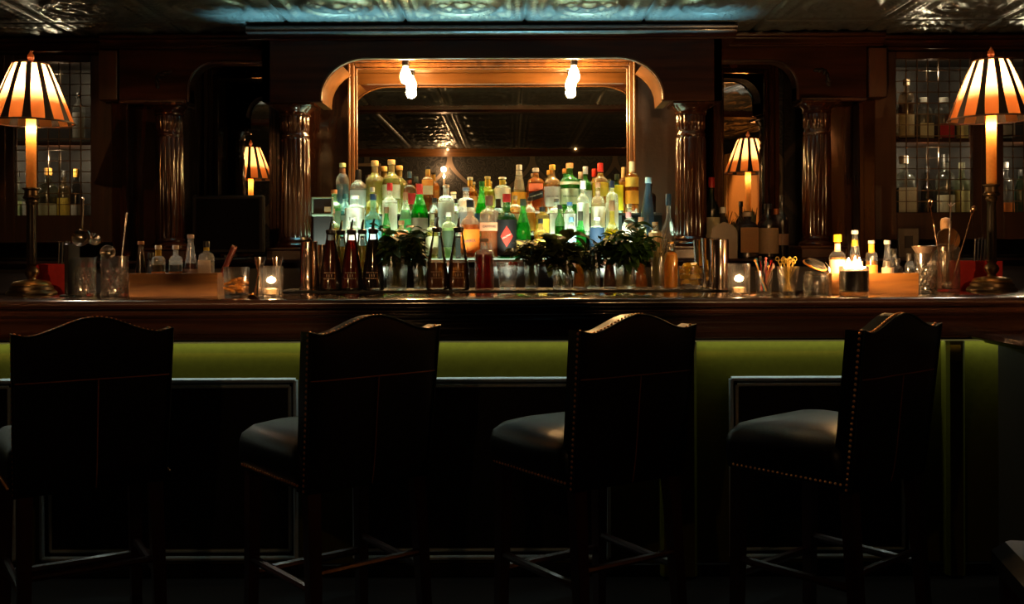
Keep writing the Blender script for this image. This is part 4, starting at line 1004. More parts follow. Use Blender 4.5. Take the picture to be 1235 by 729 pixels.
# ------------------------------------------------------------------ things on the bar
MZ = BT + .0112      # top of the rubber mat
def place(px, Y): return X(px, Y)
def vessel(m, r0, r1, h, th=.003, base=.012, n=28, flute=0., wav=0):
    """Open glass: outer wall up, lip, inner wall down."""
    pr = [(0, 0), (r0 * .96, 0), (r0, .003)]
    pr += [(r0 + (r1 - r0) * k / 6, .003 + (h - .003) * k / 6) for k in range(1, 7)]
    pr += [(r1 - th, h), (r0 + (r1 - r0) * .5 - th, h * .5), (r0 - th, base + .004), (r0 * .8, base), (0, base)]
    m.lathe(pr, n)
def glass_thing(name, label, cat, px, Y, z, r0, r1, h, mat=None, group=None, th=.003, base=.012):
    t = thing(name, label, cat, (place(px, Y), Y, z), 0, group)
    m = MB(); vessel(m, r0, r1, h, th, base); m.build('glass_wall', mat or CLEAR, t, smooth=40)
    return t
def cut_vessel(r, h, n=64, kz=26, amp=.0036):
    """Mixing glass wall with diamond cut pattern."""
    m = MB(); rings = []
    for i in range(kz + 1):
        z = h * i / kz; ring = []
        for j in range(n):
            a = 2 * PI * j / n; f = 0
            if .08 < i / kz < .72: f = abs(math.sin(8 * a + z * 95)) + abs(math.sin(8 * a - z * 95))
            else: f = 2
            ring.append(((r - amp * (2 - f)) * math.cos(a), (r - amp * (2 - f)) * math.sin(a), z))
        rings.append(ring)
    ri = r - .006
    for z, q in ((h, ri + .002), (h * .7, ri), (.02, ri), (.016, ri * .8)):
        rings.append([(q * math.cos(2 * PI * j / n), q * math.sin(2 * PI * j / n), z) for j in range(n)])
    m.rings(rings); return m
def flame(parent, z, s=1., e=.5):
    m = MB(); m.lathe([(0, z), (.005 * s, z + .004 * s), (.0065 * s, z + .010 * s), (.005 * s, z + .018 * s), (.002 * s, z + .026 * s), (0, z + .030 * s)], 10)
    m.build('flame', glow((1., .70, .36), 40.), parent)
    l = bpy.data.lights.new('flame_light', 'POINT'); l.energy = e; l.color = (1, .58, .26); l.shadow_soft_size = .012
    o = bpy.data.objects.new('flame_light', l); COL.objects.link(o)
    o.location = parent.location + Vector((0, 0, z + .016 * s)); return o
GLASSR = lambda w, Y: w / F * Y / 2

def red_box(px0, px1, label, slab, Y=4.42):
    x0, x1 = X(px0, Y - .06), X(px1, Y - .06); xc, w = (x0 + x1) / 2, (x1 - x0) / 2
    t = thing('straw_box', label, 'box', (xc, Y, BT), group='red boxes at the bar ends')
    m = MB(); h, th = .128, .005
    m.box(-w, w, -.06, -.06 + th, 0, h); m.box(-w, w, .06 - th, .06, 0, h); m.box(-w, -w + th, -.06 + th, .06 - th, 0, h); m.box(w - th, w, -.06 + th, .06 - th, 0, h); m.box(-w + th, w - th, -.06 + th, .06 - th, 0, .005)
    m.build('box_wall', REDBOX, t, smooth=0)
    m = MB(); m.box(-.002, .002, -.054, .054, .005, h - .01); m.build('divider', REDBOX, t, smooth=0)
    for i in range(9):
        s = MB(); top = Vector((.012 + .016 * (i % 3) + .01, -.03 + .03 * (i // 3), .225 + .01 * random.random())); bot = Vector((.012 + .014 * (i % 3), -.03 + .03 * (i // 3), .0062))
        top.x = min(top.x, w - .012); 
        s.tube([bot, top], .003, 7)
        o = s.build('drinking_straw', plain((.05, .05, .05), .3)); o.location = t.location
        tag(o, slab, 'straw', 'straws in the ' + label)
red_box(40, 84, 'red open straw box behind the left lamp base', 'dark drinking straw standing in the red box behind the left lamp')
red_box(1155, 1209, 'red open straw box behind the right lamp base', 'dark drinking straw standing in the red box behind the right lamp')

def menu_stand():
    t = thing('menu_holder', 'thin upright black menu holder between the red box and the first cut mixing glass', 'menu holder', (X(87, 4.1), 4.1, BT))
    m = MB(); m.box(-.008, .008, -.055, .055, .008, .215, .002); m.build('panel', BLACKP, t)
    m = MB(); m.box(-.028, .028, -.06, .06, 0, .009, .003); m.build('foot', BLACKP, t)
menu_stand()

def mixing(px, Y, r, h, label, spout=True):
    t = thing('mixing_glass', label, 'mixing glass', (X(px, Y), Y, BT), group='cut mixing glasses on the bar')
    cut_vessel(r, h).build('cut_glass', crystal((.97, .95, .92), .6, .02, .2), t, smooth=20)
    m = MB(); m.prism([(r * .86, h - .012), (r * 1.02, h - .002), (r * 1.16, h + .003), (r * 1.14, h + .005), (r * .92, h)], 'y', -.008, .008); m.build('spout', CLEAR, t)
    return t
mixing(103, 4.08, .043, .160, 'cut crystal mixing glass with a long handled strainer resting on it')
mixing(138, 4.05, .054, .165, 'cut crystal mixing glass with a twisted spoon and julep strainer standing in it')
mixing(1116, 4.05, .044, .165, 'cut crystal mixing glass under a cone strainer beside the right wooden caddy')

def julep(px, py, Y, r, ang, hl, label, handle_up=True, yaw=0.):
    """Perforated bowl strainer with a handle; bowl centre at (px,py)."""
    p = P(px, py, Y); t = thing('julep_strainer', label, 'strainer', p, 0, 'strainers on the bar')
    m = MB(); Mx = Matrix.Rotation(yaw, 4, 'Z') @ Matrix.Rotation(ang, 4, 'X')
    K, n = 6, 24; vs = []; rings = []
    for i in range(K + 1):
        q = r * max(i / K, .02); zz = .018 * (i / K) ** 2
        rings.append([(q * math.cos(2 * PI * j / n), q * math.sin(2 * PI * j / n), zz) for j in range(n)])
    for i in range(K, -1, -1):
        q = r * max(i / K, .02) * .98; zz = .018 * (i / K) ** 2 + .0015
        rings.append([(q * math.cos(2 * PI * j / n), q * math.sin(2 * PI * j / n), zz) for j in range(n)])
    m.rings(rings, True, True, Mx); m.build('bowl', STEEL, t, smooth=60)
    m = MB()
    for k in range(26):
        rr = r * (.2 + .7 * (k / 26) ** .5); a = k * 2.4; m.sphere((rr * math.cos(a), rr * math.sin(a), .018 * (rr / r) ** 2 - .0003), (.0022, .0022, .0006), 6, 3, Mx)
    m.build('perforations', BLACKP, t)
    if hl:
        m = MB(); m.tube([Mx @ Vector((0, r, .017)), Mx @ Vector((0, r + .01, .02))] + [Vector(p2) for p2 in [(0, 0, r + hl * .5), (0, 0, r + hl)]], [.004, .0045, .004, .004], 8); m.sphere((0, 0, r + hl), .007, 10, 6)
        m.build('handle', STEEL, t)
    return t
julep(100, 288, 4.06, .038, PI / 2 - .25, .125, 'metal strainer with long ball ended handle on the left mixing glass')
julep(111, 291, 4.13, .030, PI / 2 - .5, 0, 'small metal strainer bowl leaning beside the long handled strainer', yaw=.8)
julep(131, 304, 4.05, .030, PI / 2 + .1, 0, 'round perforated julep strainer inside the left hand spoon glass', yaw=.2)

def spoon(px0, py0, px1, py1, Y, label, end, mat=COPPER, Y1=None):
    a, b = P(px0, py0, Y), P(px1, py1, Y1 or Y); a.z = max(a.z, BT + .022)
    t = thing('bar_spoon', label, 'bar spoon', a, 0, 'bar spoons in the glasses'); d = b - a; Ln = d.length
    m = MB(); n = 60
    w = d.orthogonal().normalized(); u = d.normalized().cross(w); rings = []
    for i in range(n + 1):
        tw = i / n * 2 * PI * 9 if .15 < i / n < .8 else 0; ring = []
        for j in range(8):
            an = 2 * PI * j / 8; rr = .0026 * (1 + .35 * math.cos(2 * (an + tw)))
            q = d * (i / n) + w * rr * math.cos(an) + u * rr * math.sin(an); ring.append(tuple(q))
        rings.append(ring)
    m.rings(rings); m.build('twisted_stem', mat, t, smooth=60)
    Mx = Matrix.Translation(d)
    m = MB()
    if end == 'bowl': m.sphere((0, 0, 0), (.013, .005, .018), 14, 8, Mx @ Matrix.Rotation(.5, 4, 'Y'))
    elif end == 'fork':
        for s in (-1, 0, 1): m.tube([d + Vector((0, 0, -.008)), d + Vector((s * .006, 0, .0)), d + Vector((s * .017, 0, .010 if s else .012))], .002, 6)
    elif end == 'loop': m.tube([d + Vector((.008 * math.cos(2 * PI * j / 20), 0, .012 + .016 * math.sin(2 * PI * j / 20))) for j in range(20)], .0028, 7, closed=True)
    else: m.sphere((0, 0, 0), .005, 10, 6, Mx)
    m.build('end_piece', mat, t)
    m = MB(); m.sphere((0, 0, .004), (.012, .005, .016), 12, 6); m.build('spoon_bowl', mat, t)
spoon(143, 343, 153, 258, 4.05, 'twisted bar spoon leaning out of the left cut mixing glass', 'ball', plain((.85, .78, .72), .25, .8), 4.08)

def caddy(px0, px1, ytop, Y, label):
    x0, x1 = X(px0, Y), X(px1, Y); xc, w = (x0 + x1) / 2, (x1 - x0) / 2; d = .055
    h = P(px0, ytop, Y).z - BT
    t = thing('wooden_caddy', label, 'caddy', (xc, Y + d, BT), group='wooden bottle caddies')
    m = MB(); th = .009
    m.box(-w, w, -d, -d + th, 0, h, .001); m.box(-w, w, d - th, d, 0, h, .001); m.box(-w, -w + th, -d + th, d - th, 0, h); m.box(w - th, w, -d + th, d - th, 0, h); m.box(-w + th, w - th, -d + th, d - th, 0, .008)
    m.build('box', CADDYW, t, smooth=0)
    return h
caddy(155, 262, 330, 4.03, 'long wooden caddy holding small bitters bottles, left half of the bar')
caddy(1003, 1108, 330, 4.03, 'glowing orange brown wooden caddy behind the black candle')
DB = dict(group='small bottles in the wooden caddies', name='bitters_bottle', cat='bottle')
zc = BT + .0085; YD = 4.085
def bit(px, yt, w, shape, label, tint, **k): bottle(px, yt, YD + k.pop('dy', 0), zc, w, shape, label, tint, **k, **DB)
bit(170, 291, 17, 'cone', 'dark bitters bottle with brown cap at the left end of its caddy', (.25, .14, .08), cap=(.45, .2, .1), capf=.07, lab=((.55, .32, .14), .1, .40), liq=(.06, .03, .02), fill=.75)
bit(191, 296, 16, 'stout', 'clear bitters bottle with orange label and cream cap, second in its caddy', CL, cap=(.7, .6, .45), capf=.09, lab=((.85, .28, .04), .05, .46), liq=(.3, .2, .1), neck=((.6, .4, .05), .78, .9))
bit(212, 296, 16, 'stout', 'clear bitters bottle with orange label beside the tallest bottle of its caddy', CL, cap=(.7, .6, .5), capf=.09, lab=((.85, .30, .04), .05, .46), liq=(.3, .3, .3))
bit(230, 283, 19, 'cone', 'tallest bitters bottle in the left caddy with pale lined label', (.8, .85, .9), cap=(.6, .45, .4), capf=.07, lab=((.65, .45, .38), .08, .42), liq=(.3, .06, .05), fill=.52)
bit(249, 291, 19, 'stout', 'square white labelled bitters bottle with black and yellow cap', (.9, .85, .8), cap=BK, capf=.12, neck=((.75, .55, .05), .82, .88), lab=((.75, .62, .52), .05, .64), sq=1., liq=(.7, .6, .5))
bit(182, 305, 9, 'slim', 'tiny dark dropper bottle behind the front row of the left caddy', (.1, .1, .1), cap=BK, capf=.15, dy=.03)
bit(1010, 283, 20, 'bordeaux', 'bitters bottle with yellow cap and pale label in the right caddy', CL, cap=(.85, .58, .02), capf=.13, neck=((.85, .65, .5), .70, .84), lab=((.85, .68, .5), .05, .56), liq=AM, capr=1.5)
bit(1031, 278, 19, 'cone', 'tallest clear bottle behind the candle flame in the right caddy', CL, cap=(.6, .55, .5), capf=.06, neck=((.75, .5, .05), .74, .84), lab=((.75, .55, .4), .1, .5), liq=(.6, .4, .3))
bit(1051, 290, 14, 'stout', 'bitters bottle with yellow neck label just right of the candle', CL, cap=(.5, .45, .4), capf=.07, neck=((.8, .5, .05), .75, .92), lab=((.85, .40, .08), .05, .52), liq=AM)
bit(1070, 290, 15, 'cone', 'clear cone bottle with pale label in the middle of the right caddy', CL, cap=(.65, .6, .55), capf=.08, lab=((.85, .65, .45), .08, .47), liq=(.8, .7, .6))
bit(1082, 312, 13, 'stout', 'squat dark bottle with red spot in the right caddy', (.12, .08, .07), cap=BK, capf=.12, lab=((.5, .05, .04), .3, .5), dy=.015)
bit(1097, 306, 11, 'slim', 'small clear bottle at the right end of the right caddy', CL, cap=BK, capf=.2, liq=(.3, .3, .3))
bit(1078, 300, 9, 'slim', 'thin clear dropper bottle behind the cone bottle', CL, cap=BK, capf=.12, dy=.035)

def muddler():
    a, b = P(262, 328, 4.10), P(283, 297, 4.10); a.z = BT + .012
    a = P(259, 345, 4.115); a.z = BT + .02
    t = thing('muddler', 'dark red wooden muddler leaning out of the left wooden caddy', 'muddler', a)
    m = MB(); d = b - a
    m.tube([Vector(), d * .4, d * .97, d], [.007, .011, .0125, .010], 12); m.build('handle', plain((.16, .025, .015), .35), t)
    m = MB(); m.tube([d * .97, d * 1.0], [.0128, .0115], 12); m.build('end_cap', plain((.3, .12, .08), .4), t)
muddler()

# tumblers and candles, left of the mat
def chunk(m, c, r, seed):
    rnd = random.Random(seed); Mx = Matrix.Translation(c) @ Matrix.Rotation(rnd.random() * 6, 4, 'Z') @ Matrix.Rotation(rnd.random() * 6, 4, 'X')
    n = 8
    top = [(r * math.cos(PI * j / n), r * math.sin(PI * j / n)) for j in range(n + 1)]
    vs = [(0, -r * .55, 0)] + [(a, 0, b - r * .4) for a, b in top] + [(0, r * .55, 0)]
    m.sphere((0, 0, 0), (r, r * .55, r * .8), 9, 6, Mx)
glass_thing('rocks_glass', 'rocks glass half full of orange peel in front of the left caddy', 'glass', 285, 3.92, BT, .046, .050, .122)
m = MB()
for i in range(26):
    a = random.random() * 6.3; q = .028 * random.random() ** .5; z = .022 + .055 * i / 26
    Mx = Matrix.Translation((q * math.cos(a), q * math.sin(a), z)) @ Matrix.Rotation(random.random() * 6, 4, 'Z') @ Matrix.Rotation(random.random() - .5, 4, 'X')
    m.tube([Mx @ Vector((.014 * math.cos(k * .5 - 1.5), .014 * math.sin(k * .5 - 1.5) - .008, 0)) for k in range(7)], [.001, .004, .0055, .006, .0055, .004, .001], 6)
o = m.build('orange_peel', paper((.9, .36, .03), .25)); o.location = (X(285, 3.92), 3.92, BT); tag(o, 'heap of orange peel strips inside the rocks glass', 'orange peel', kind='stuff')
def jigger(px, label):
    Y = 4.16; t = thing('jigger', label, 'jigger', (X(px, Y), Y, BT), group='pair of jiggers behind the votive glass')
    m = MB(); m.lathe([(.026, 0), (.0262, .002), (.018, .05), (.0085, .092), (.018, .125), (.024, .158), (.0228, .158), (.016, .125), (.006, .095), (0, .094)], 24); m.build('cup', STEEL, t)
    m = MB(); m.lathe([(.0095, .088), (.0105, .092), (.0095, .096)], 24); m.build('waist_band', STEEL, t)
jigger(313, 'metal jigger behind the left votive glass, the left of two'); jigger(334, 'metal jigger behind the left votive glass, the right of two')
def votive(px, Y, label, r, h, e):
    t = glass_thing('votive_candle', label, 'candle', px, Y, BT, r, r * 1.02, h, group='votive candles in clear glasses')
    m = MB(); m.lathe([(0, .014), (.019, .014), (.0195, .034), (.017, .036), (0, .034)], 20); m.build('tealight_wax', paper((.9, .75, .55), .5), t)
    m = MB(); m.tube([(0, 0, .034), (.001, 0, .046)], .0012, 5); m.build('wick', BLACKM, t)
    flame(t, .062, .48, e)
votive(327, 3.92, 'lit votive candle in clear tumbler left of the metal shaker tins', .046, .125, .6)
votive(891, 3.90, 'lit votive candle in clear tumbler in front of the right shaker tins', .044, .128, .6)

# shaker tins
def tin(px, Y, z, r0, r1, h, label, mat=STEEL, inv=False):
    t = thing('shaker_tin', label, 'shaker tin', (X(px, Y), Y, z), group='metal shaker tins')
    m = MB(); a, b = (r1, r0) if inv else (r0, r1)
    m.lathe([(0, .0), (a * .96, .0), (a, .004), (a + (b - a) * .3, h * .3), (a + (b - a) * .6, h * .6), (b, h - .003), (b + .001, h - .001), (b - .001, h), (b - .0025, h - .004), (a - .002, .01), (0, .008)], 40); m.build('cup', mat, t)
    m = MB(); m.lathe([(a * .9, .0), (a * 1.01, .0), (a * 1.01, .006), (a * .99, .007)], 40); m.build('base_ring', mat, t)
SPINK = plain((.80, .62, .50), .15, 1.)
tin(373, 4.36, MZ, .044, .037, .213, 'tall brushed shaker tin at the left end of the rubber mat', SPINK)
tin(389, 4.47, MZ, .036, .031, .20, 'shaker tin behind the tall one at the left end of the mat', SPINK)
tin(847, 4.50, MZ, .030, .040, .215, 'dim shaker tin at the back of the right group', STEEL)
tin(857, 4.40, MZ, .030, .040, .222, 'shaker tin between the citrus glass and the pinkish tin', STEEL)
tin(868, 4.27, MZ, .036, .039, .215, 'bright pinkish shaker tin beside the right votive glass', SPINK)

# syrup bottles with pour spouts
def syrup(px, Y, ytop, w, label, liq, fill, group, z=None, tint=(.9, .88, .84), shape='carafe'):
    z = MZ if z is None else z
    p = P(px, ytop, Y); Hs = p.z - z; spout = .055; H = Hs - spout; R = w / F * Y / 2
    t = thing('syrup_bottle', label, 'bottle', (p.x, Y, z), 0, group)
    m = MB(); m.lathe([(r * R, h * H / .93) for r, h in SH[shape]], 24); m.build('glass_body', glass(tint, .02), t, smooth=40)
    pr = [(0, .008)] + [(r * R * .92, h * H / .93 + (.006 if h < .05 else 0)) for r, h in SH[shape] if 0 < h <= fill and r > 0] + [(shape_r(shape, fill) * R * .9, fill * H / .93), (0, fill * H / .93)]
    m = MB(); m.lathe(pr, 24); m.build('syrup', glass(liq, .35, .5, .1), t, smooth=40)
    rn = shape_r(shape, .92) * R
    m = MB(); m.lathe([(rn * .8, H - .012), (rn * 1.12, H - .006), (rn * 1.15, H + .008), (rn * .7, H + .012)], 16); m.build('stopper', BLACKP, t)
    m = MB(); m.tube([(0, 0, H + .008), (0, 0, H + .022), (.002, 0, H + .04), (.006, 0, H + spout)], [.008, .0065, .005, .0035], 8); m.build('pour_spout', STEEL, t)
    m = MB(); r = R * shape_r(shape, .24) + .0012          # printed rows of marks on the glass
    for row, zf in enumerate((.30, .25, .20)):
        for k in range(7 if row != 1 else 3):
            a = (k - (3 if row != 1 else 1)) * (.16 if row != 1 else .22); q = R * shape_r(shape, zf * .93) + .001; z0 = zf * H
            hh = .0022 if row != 1 else .006
            m.add([(q * math.sin(a - .04), -q * math.cos(a - .04), z0 - hh), (q * math.sin(a + .04), -q * math.cos(a + .04), z0 - hh), (q * math.sin(a + .04), -q * math.cos(a + .04), z0 + hh), (q * math.sin(a - .04), -q * math.cos(a - .04), z0 + hh)], [(0, 1, 2, 3)])
    m.build('printed_mark', paper((.8, .6, .48), .1), t, smooth=0, fix=False)
G1 = 'red syrup bottles with pour spouts'; G2 = 'syrup bottles behind the front ones'; G3 = 'brown syrup bottles with pour spouts'
syrup(399, 4.36, 265, 26, 'deep amber red syrup bottle beside the left shaker tins', (.34, .06, .02), .80, G1)
syrup(424, 4.36, 265, 26, 'red syrup bottle with red neck in the middle of the three', (.42, .02, .015), .80, G1)
syrup(450, 4.36, 264, 26, 'almost black syrup bottle beside the first mint bunch', (.03, .008, .012), .80, G1)
syrup(411, 4.50, 266, 24, 'yellowish syrup bottle behind the amber red one', (.62, .48, .16), .7, G2)
syrup(437, 4.50, 265, 24, 'yellowish syrup bottle behind the red and black ones', (.62, .50, .18), .7, G2)
syrup(527, 4.36, 262, 27, 'clear brown syrup bottle with dark spout, nearer the first mint', (.50, .25, .10), .42, G3)
syrup(553, 4.36, 262, 27, 'clear brown syrup bottle with dark spout beside the red square bottle', (.52, .25, .10), .42, G3)
bottle(584, 288, 4.36, MZ, 25, 'stout', 'square bottle full of deep red liquid with clear stopper', (.9, .8, .8), liq=(.45, .008, .012), fill=.70, cap=(.5, .4, .3), capf=.06, sq=.8, name='cordial_bottle', group=None, rnd=24)
bottle(809, 292, 4.36, MZ, 17, 'stout', 'plump bottle of orange juice beside the citrus glass', (.95, .9, .85), liq=None, cap=(.8, .45, .1), capf=.04, name='juice_bottle', group=None, rnd=24, body=.0)
jb = [o for o in COL.objects if o.name.startswith('juice_bottle')][0]
Hj = P(809, 292, 4.36).z - MZ; Rj = 17 / F * 4.36 / 2
m = MB(); m.lathe([(0, .006), (Rj * .86, .006), (Rj * .93, .02), (Rj * .93, Hj * .66), (Rj * .85, Hj * .73), (Rj * .5, Hj * .78), (0, Hj * .78)], 24); m.build('orange_juice', paper((.98, .52, .05), .45, .3), jb)
for px, w, yt, lab, liq in ((699, 17, 301, 'short bottle of amber juice behind the herb glasses', (.7, .4, .06)), (772, 18, 306, 'wedge shaped carafe of orange juice behind the mint stems', (.75, .34, .04)), (735, 16, 303, 'small brown bottle between the dark herbs and the mint', (.25, .08, .05))):
    bottle(px, yt, 4.52, MZ, w, 'cone', lab, (.95, .92, .85), liq=liq, fill=.78, cap=BK, capf=.06, name='juice_bottle', group='small juice bottles behind the herbs')

# rocks glass with cherries
glass_thing('rocks_glass', 'empty looking rocks glass with red cherries at its rim beside the red square bottle', 'glass', 612, 4.36, MZ, .036, .050, .118)
t = [o for o in COL.objects if 'red cherries at its rim' in o.get('label', '')][0]
for i, (dx, dy, dz) in enumerate(((.030, .012, .108), (.012, .03, .106), (.036, -.014, .112))):
    m = MB(); m.sphere((0, 0, 0), .009, 12, 8); o = m.build('cherry', plain((.4, .01, .012), .2)); o.location = t.location + Vector((dx, dy, dz - .008)); o.location.z = MZ + .112
    tag(o, 'red cherry at the rim of the rocks glass beside the red square bottle', 'cherry', 'cherries on the rocks glass')

# herbs
def leaf(m, M, Ln, W, curl=.3):
    n = 5; vs = []
    for i in range(n + 1):
        t = i / n; w = W * math.sin(PI * min(1, t * .95 + .05)) ** .8 * (1 - .25 * t); z = -curl * Ln * t * t
        vs += [(-w, Ln * t, z + w * .35), (0, Ln * t, z), (w, Ln * t, z + w * .35)]
    fs = []
    for i in range(n): fs += [(3 * i, 3 * i + 1, 3 * i + 4, 3 * i + 3), (3 * i + 1, 3 * i + 2, 3 * i + 5, 3 * i + 4)]
    m.add(vs, fs, M)
def herbs(px, Y, label, r, z0, z1, spread, nst, size, col, cat='herbs', name='mint_bunch', seed=1, up=.5, per=13, wide=.55):
    rnd = random.Random(seed); t = thing(name, label, cat, (X(px, Y), Y, MZ), 0, 'herb bunches in glasses')
    st, lf = MB(), MB()
    for k in range(nst):
        a = rnd.random() * 2 * PI; q = spread * math.sqrt(rnd.random())
        b = Vector((r * .55 * math.cos(a + 2), r * .55 * math.sin(a + 2), .016)); top = Vector((q * math.cos(a) * 1.0, q * math.sin(a) * .55, z0 + (z1 - z0) * (.35 + .65 * rnd.random()) * (1 - .35 * (q / spread) ** 2)))
        mid = Vector((r * .7 * math.cos(a), r * .7 * math.sin(a) * .8, z0 * .9))
        pts = [b, b.lerp(mid, .5), mid, mid.lerp(top, .5) + Vector((0, 0, .01)), top]
        st.tube(pts, [.002, .002, .0018, .0015, .001], 5)
        for j in range(per):
            f = rnd.random(); p = mid.lerp(top, f * 1.05); s = size * (.55 + .6 * rnd.random())
            M = Matrix.Translation(p) @ Matrix.Rotation(rnd.random() * 2 * PI, 4, 'Z') @ Matrix.Rotation(up * (rnd.random() * 1.6 - .4), 4, 'X') @ Matrix.Rotation((rnd.random() - .5) * 1., 4, 'Y')
            leaf(lf, M, s, s * wide * .55, rnd.random() * .8)
    st.build('stems', leaf_mat((.22, .25, .06)), t); o = lf.build('leaves', leaf_mat(col), t, smooth=60, fix=False)
    return t
GDK = (.055, .125, .03)
GG = 'herb glasses on the rubber mat'
def hglass(px, r0, r1, h, label, Y=4.36): return glass_thing('highball_glass', label, 'glass', px, Y, MZ, r0, r1, h, crystal((.93, .94, .86), .4), GG)
hglass(478, .044, .052, .15, 'frosted wide glass holding the leftmost mint bunch')
herbs(478, 4.36, 'bushy mint bunch spilling from the leftmost herb glass', .036, .13, .295, .150, 30, .060, GDK, seed=3)
hglass(507, .030, .034, .15, 'narrow glass of dark herbs beside the clear brown syrup bottles', 4.40)
herbs(507, 4.40, 'drooping dark herb sprigs right of the leftmost mint', .024, .12, .20, .055, 9, .042, (.03, .06, .018), 'herbs', 'herb_sprig', 5)
hglass(641, .030, .036, .15, 'narrow herb glass right of the cherry topped rocks glass', 4.42)
herbs(641, 4.42, 'loose dark herb bunch right of the cherry glass', .026, .13, .24, .10, 20, .042, (.045, .07, .022), 'herbs', 'herb_sprig', 8)
hglass(678, .040, .048, .175, 'tall glass holding the broad round leaves')
herbs(678, 4.36, 'bunch of broad rounded sage leaves in tall glass', .034, .10, .285, .065, 18, .085, (.09, .13, .045), 'herbs', 'sage_bunch', 11, .9, 9, .75)
hglass(714, .034, .040, .16, 'tall narrow glass of straight dark green herbs', 4.38)
herbs(714, 4.38, 'straight dark needle leaved bunch between sage and large mint', .028, .10, .25, .06, 20, .042, (.025, .055, .016), 'herbs', 'herb_bunch', 14, .8, 18, .3)
hglass(755, .042, .050, .145, 'wide glass holding the largest mint bunch')
herbs(757, 4.36, 'largest mint bunch with glossy leaves in front of the gold bottles', .036, .13, .305, .140, 34, .064, (.05, .14, .028), seed=21)
hglass(793, .026, .030, .14, 'slender glass of pale grass beside the orange juice', 4.34)
t = thing('lemongrass_bunch', 'pale lemongrass stalks fanning out beside the orange juice bottle', 'herbs', (X(793, 4.34), 4.34, MZ), 0, 'herb bunches in glasses')
m = MB(); rnd = random.Random(4)
for k in range(26):
    a = rnd.random() * 6.3; q = .018 * rnd.random(); b = Vector((q * math.cos(a), q * math.sin(a), .016)); d = Vector((.06 * (rnd.random() - .42), .04 * (rnd.random() - .5), .15 + .14 * rnd.random()))
    m.tube([b, b + d * .5, b + d + Vector((d.x * .6, 0, -.01))], [.002, .0022, .0006], 5)
m.build('blades', leaf_mat((.30, .26, .09)), t)

# citrus glass
def citrus():
    glass_thing('rocks_glass', 'rocks glass heaped with yellow citrus wedges', 'glass', 833, 4.34, MZ, .046, .052, .10)
    x = X(833, 4.34); rnd = random.Random(3); k = 0
    for z, n, q in ((.030, 3, .022), (.055, 4, .026), (.080, 4, .027), (.102, 3, .02)):
        for i in range(n):
            a = 2 * PI * (i + .3 * rnd.random()) / n + z * 30
            m = MB(); r = .021; pts = []
            arc = [(r * math.cos(PI * j / 8), -.4 * r + r * math.sin(PI * j / 8)) for j in range(9)]
            m.prism(arc, 'y', -.0085, .0085); w = m.build('flesh', paper((.95, .68, .05), .4, .3))
            w.name = 'citrus_wedge'
            w.matrix_world = Matrix.Translation((x + q * math.cos(a), 4.34 + q * math.sin(a), MZ + z)) @ Matrix.Rotation(a, 4, 'Z') @ Matrix.Rotation(rnd.random() * 2 - 1, 4, 'X')
            tag(w, 'yellow citrus wedge heaped in the rocks glass by the right shaker tins', 'citrus wedge', 'citrus wedges in the glass')
citrus()

# picks
glass_thing('shot_glass', 'small glass of colourful plastic picks right of the votive glass', 'glass', 921, 3.98, BT, .030, .036, .098)
cols = [((.75, .03, .03), 'red'), ((.02, .02, .02), 'black'), ((.65, .12, .14), 'pink'), ((.08, .35, .5), 'blue'), ((.85, .4, .08), 'orange'), ((.8, .65, .5), 'cream')]
for i in range(12):
    c, nm = cols[i % 6]; m = MB(); a = i * 2.4; q = .016
    b = Vector((.012 * math.cos(a + 2), .012 * math.sin(a + 2), .016)); tp = Vector((.030 * math.cos(a) * (1 + .2 * (i % 3)), .020 * math.sin(a), .115 + .032 * ((i * 7) % 5) / 4))
    if nm == 'red': tp.z += .02
    o = thing('cocktail_pick', '%s plastic cocktail pick in the small glass beside the votive' % nm, 'cocktail pick', (X(921, 3.98), 3.98, BT), 0, '%s picks in the small glass' % nm)
    m.tube([b, tp], .0022, 6); m.build('stick', plain(c, .35), o)
    m = MB(); m.sphere(tp, (.006, .003, .010) if i % 2 else (.0055, .0055, .0055), 10, 6); m.build('head', plain(c, .35), o)
glass_thing('highball_glass', 'tapered glass of knotted bamboo picks beside the small pick glass', 'glass', 950, 3.98, BT, .030, .047, .115)
for i in range(16):
    a = i * 2.4; q = .10 + .9 * ((i * 5) % 16) / 16
    b = Vector((.014 * math.cos(a + 3), .014 * math.sin(a + 3), .016)); tp = Vector((.050 * q * math.cos(a), .036 * q * math.sin(a), .128 + .012 * ((i * 3) % 4) / 3))
    o = thing('bamboo_pick', 'knotted golden bamboo pick standing in the tapered glass', 'cocktail pick', (X(950, 3.98), 3.98, BT), 0, 'bamboo picks in the tapered glass')
    m = MB(); m.tube([b, b.lerp(tp, .5), tp], [.0012, .0015, .0016], 6); m.build('stick', plain((.55, .36, .06), .4), o)
    m = MB(); m.tube([tp + Vector((.007 * math.cos(j * .45), .003 * math.sin(j * .9), .005 + .008 * math.sin(j * .45))) for j in range(14)], .0018, 6, closed=True); m.build('knot', plain((.62, .42, .07), .4), o)

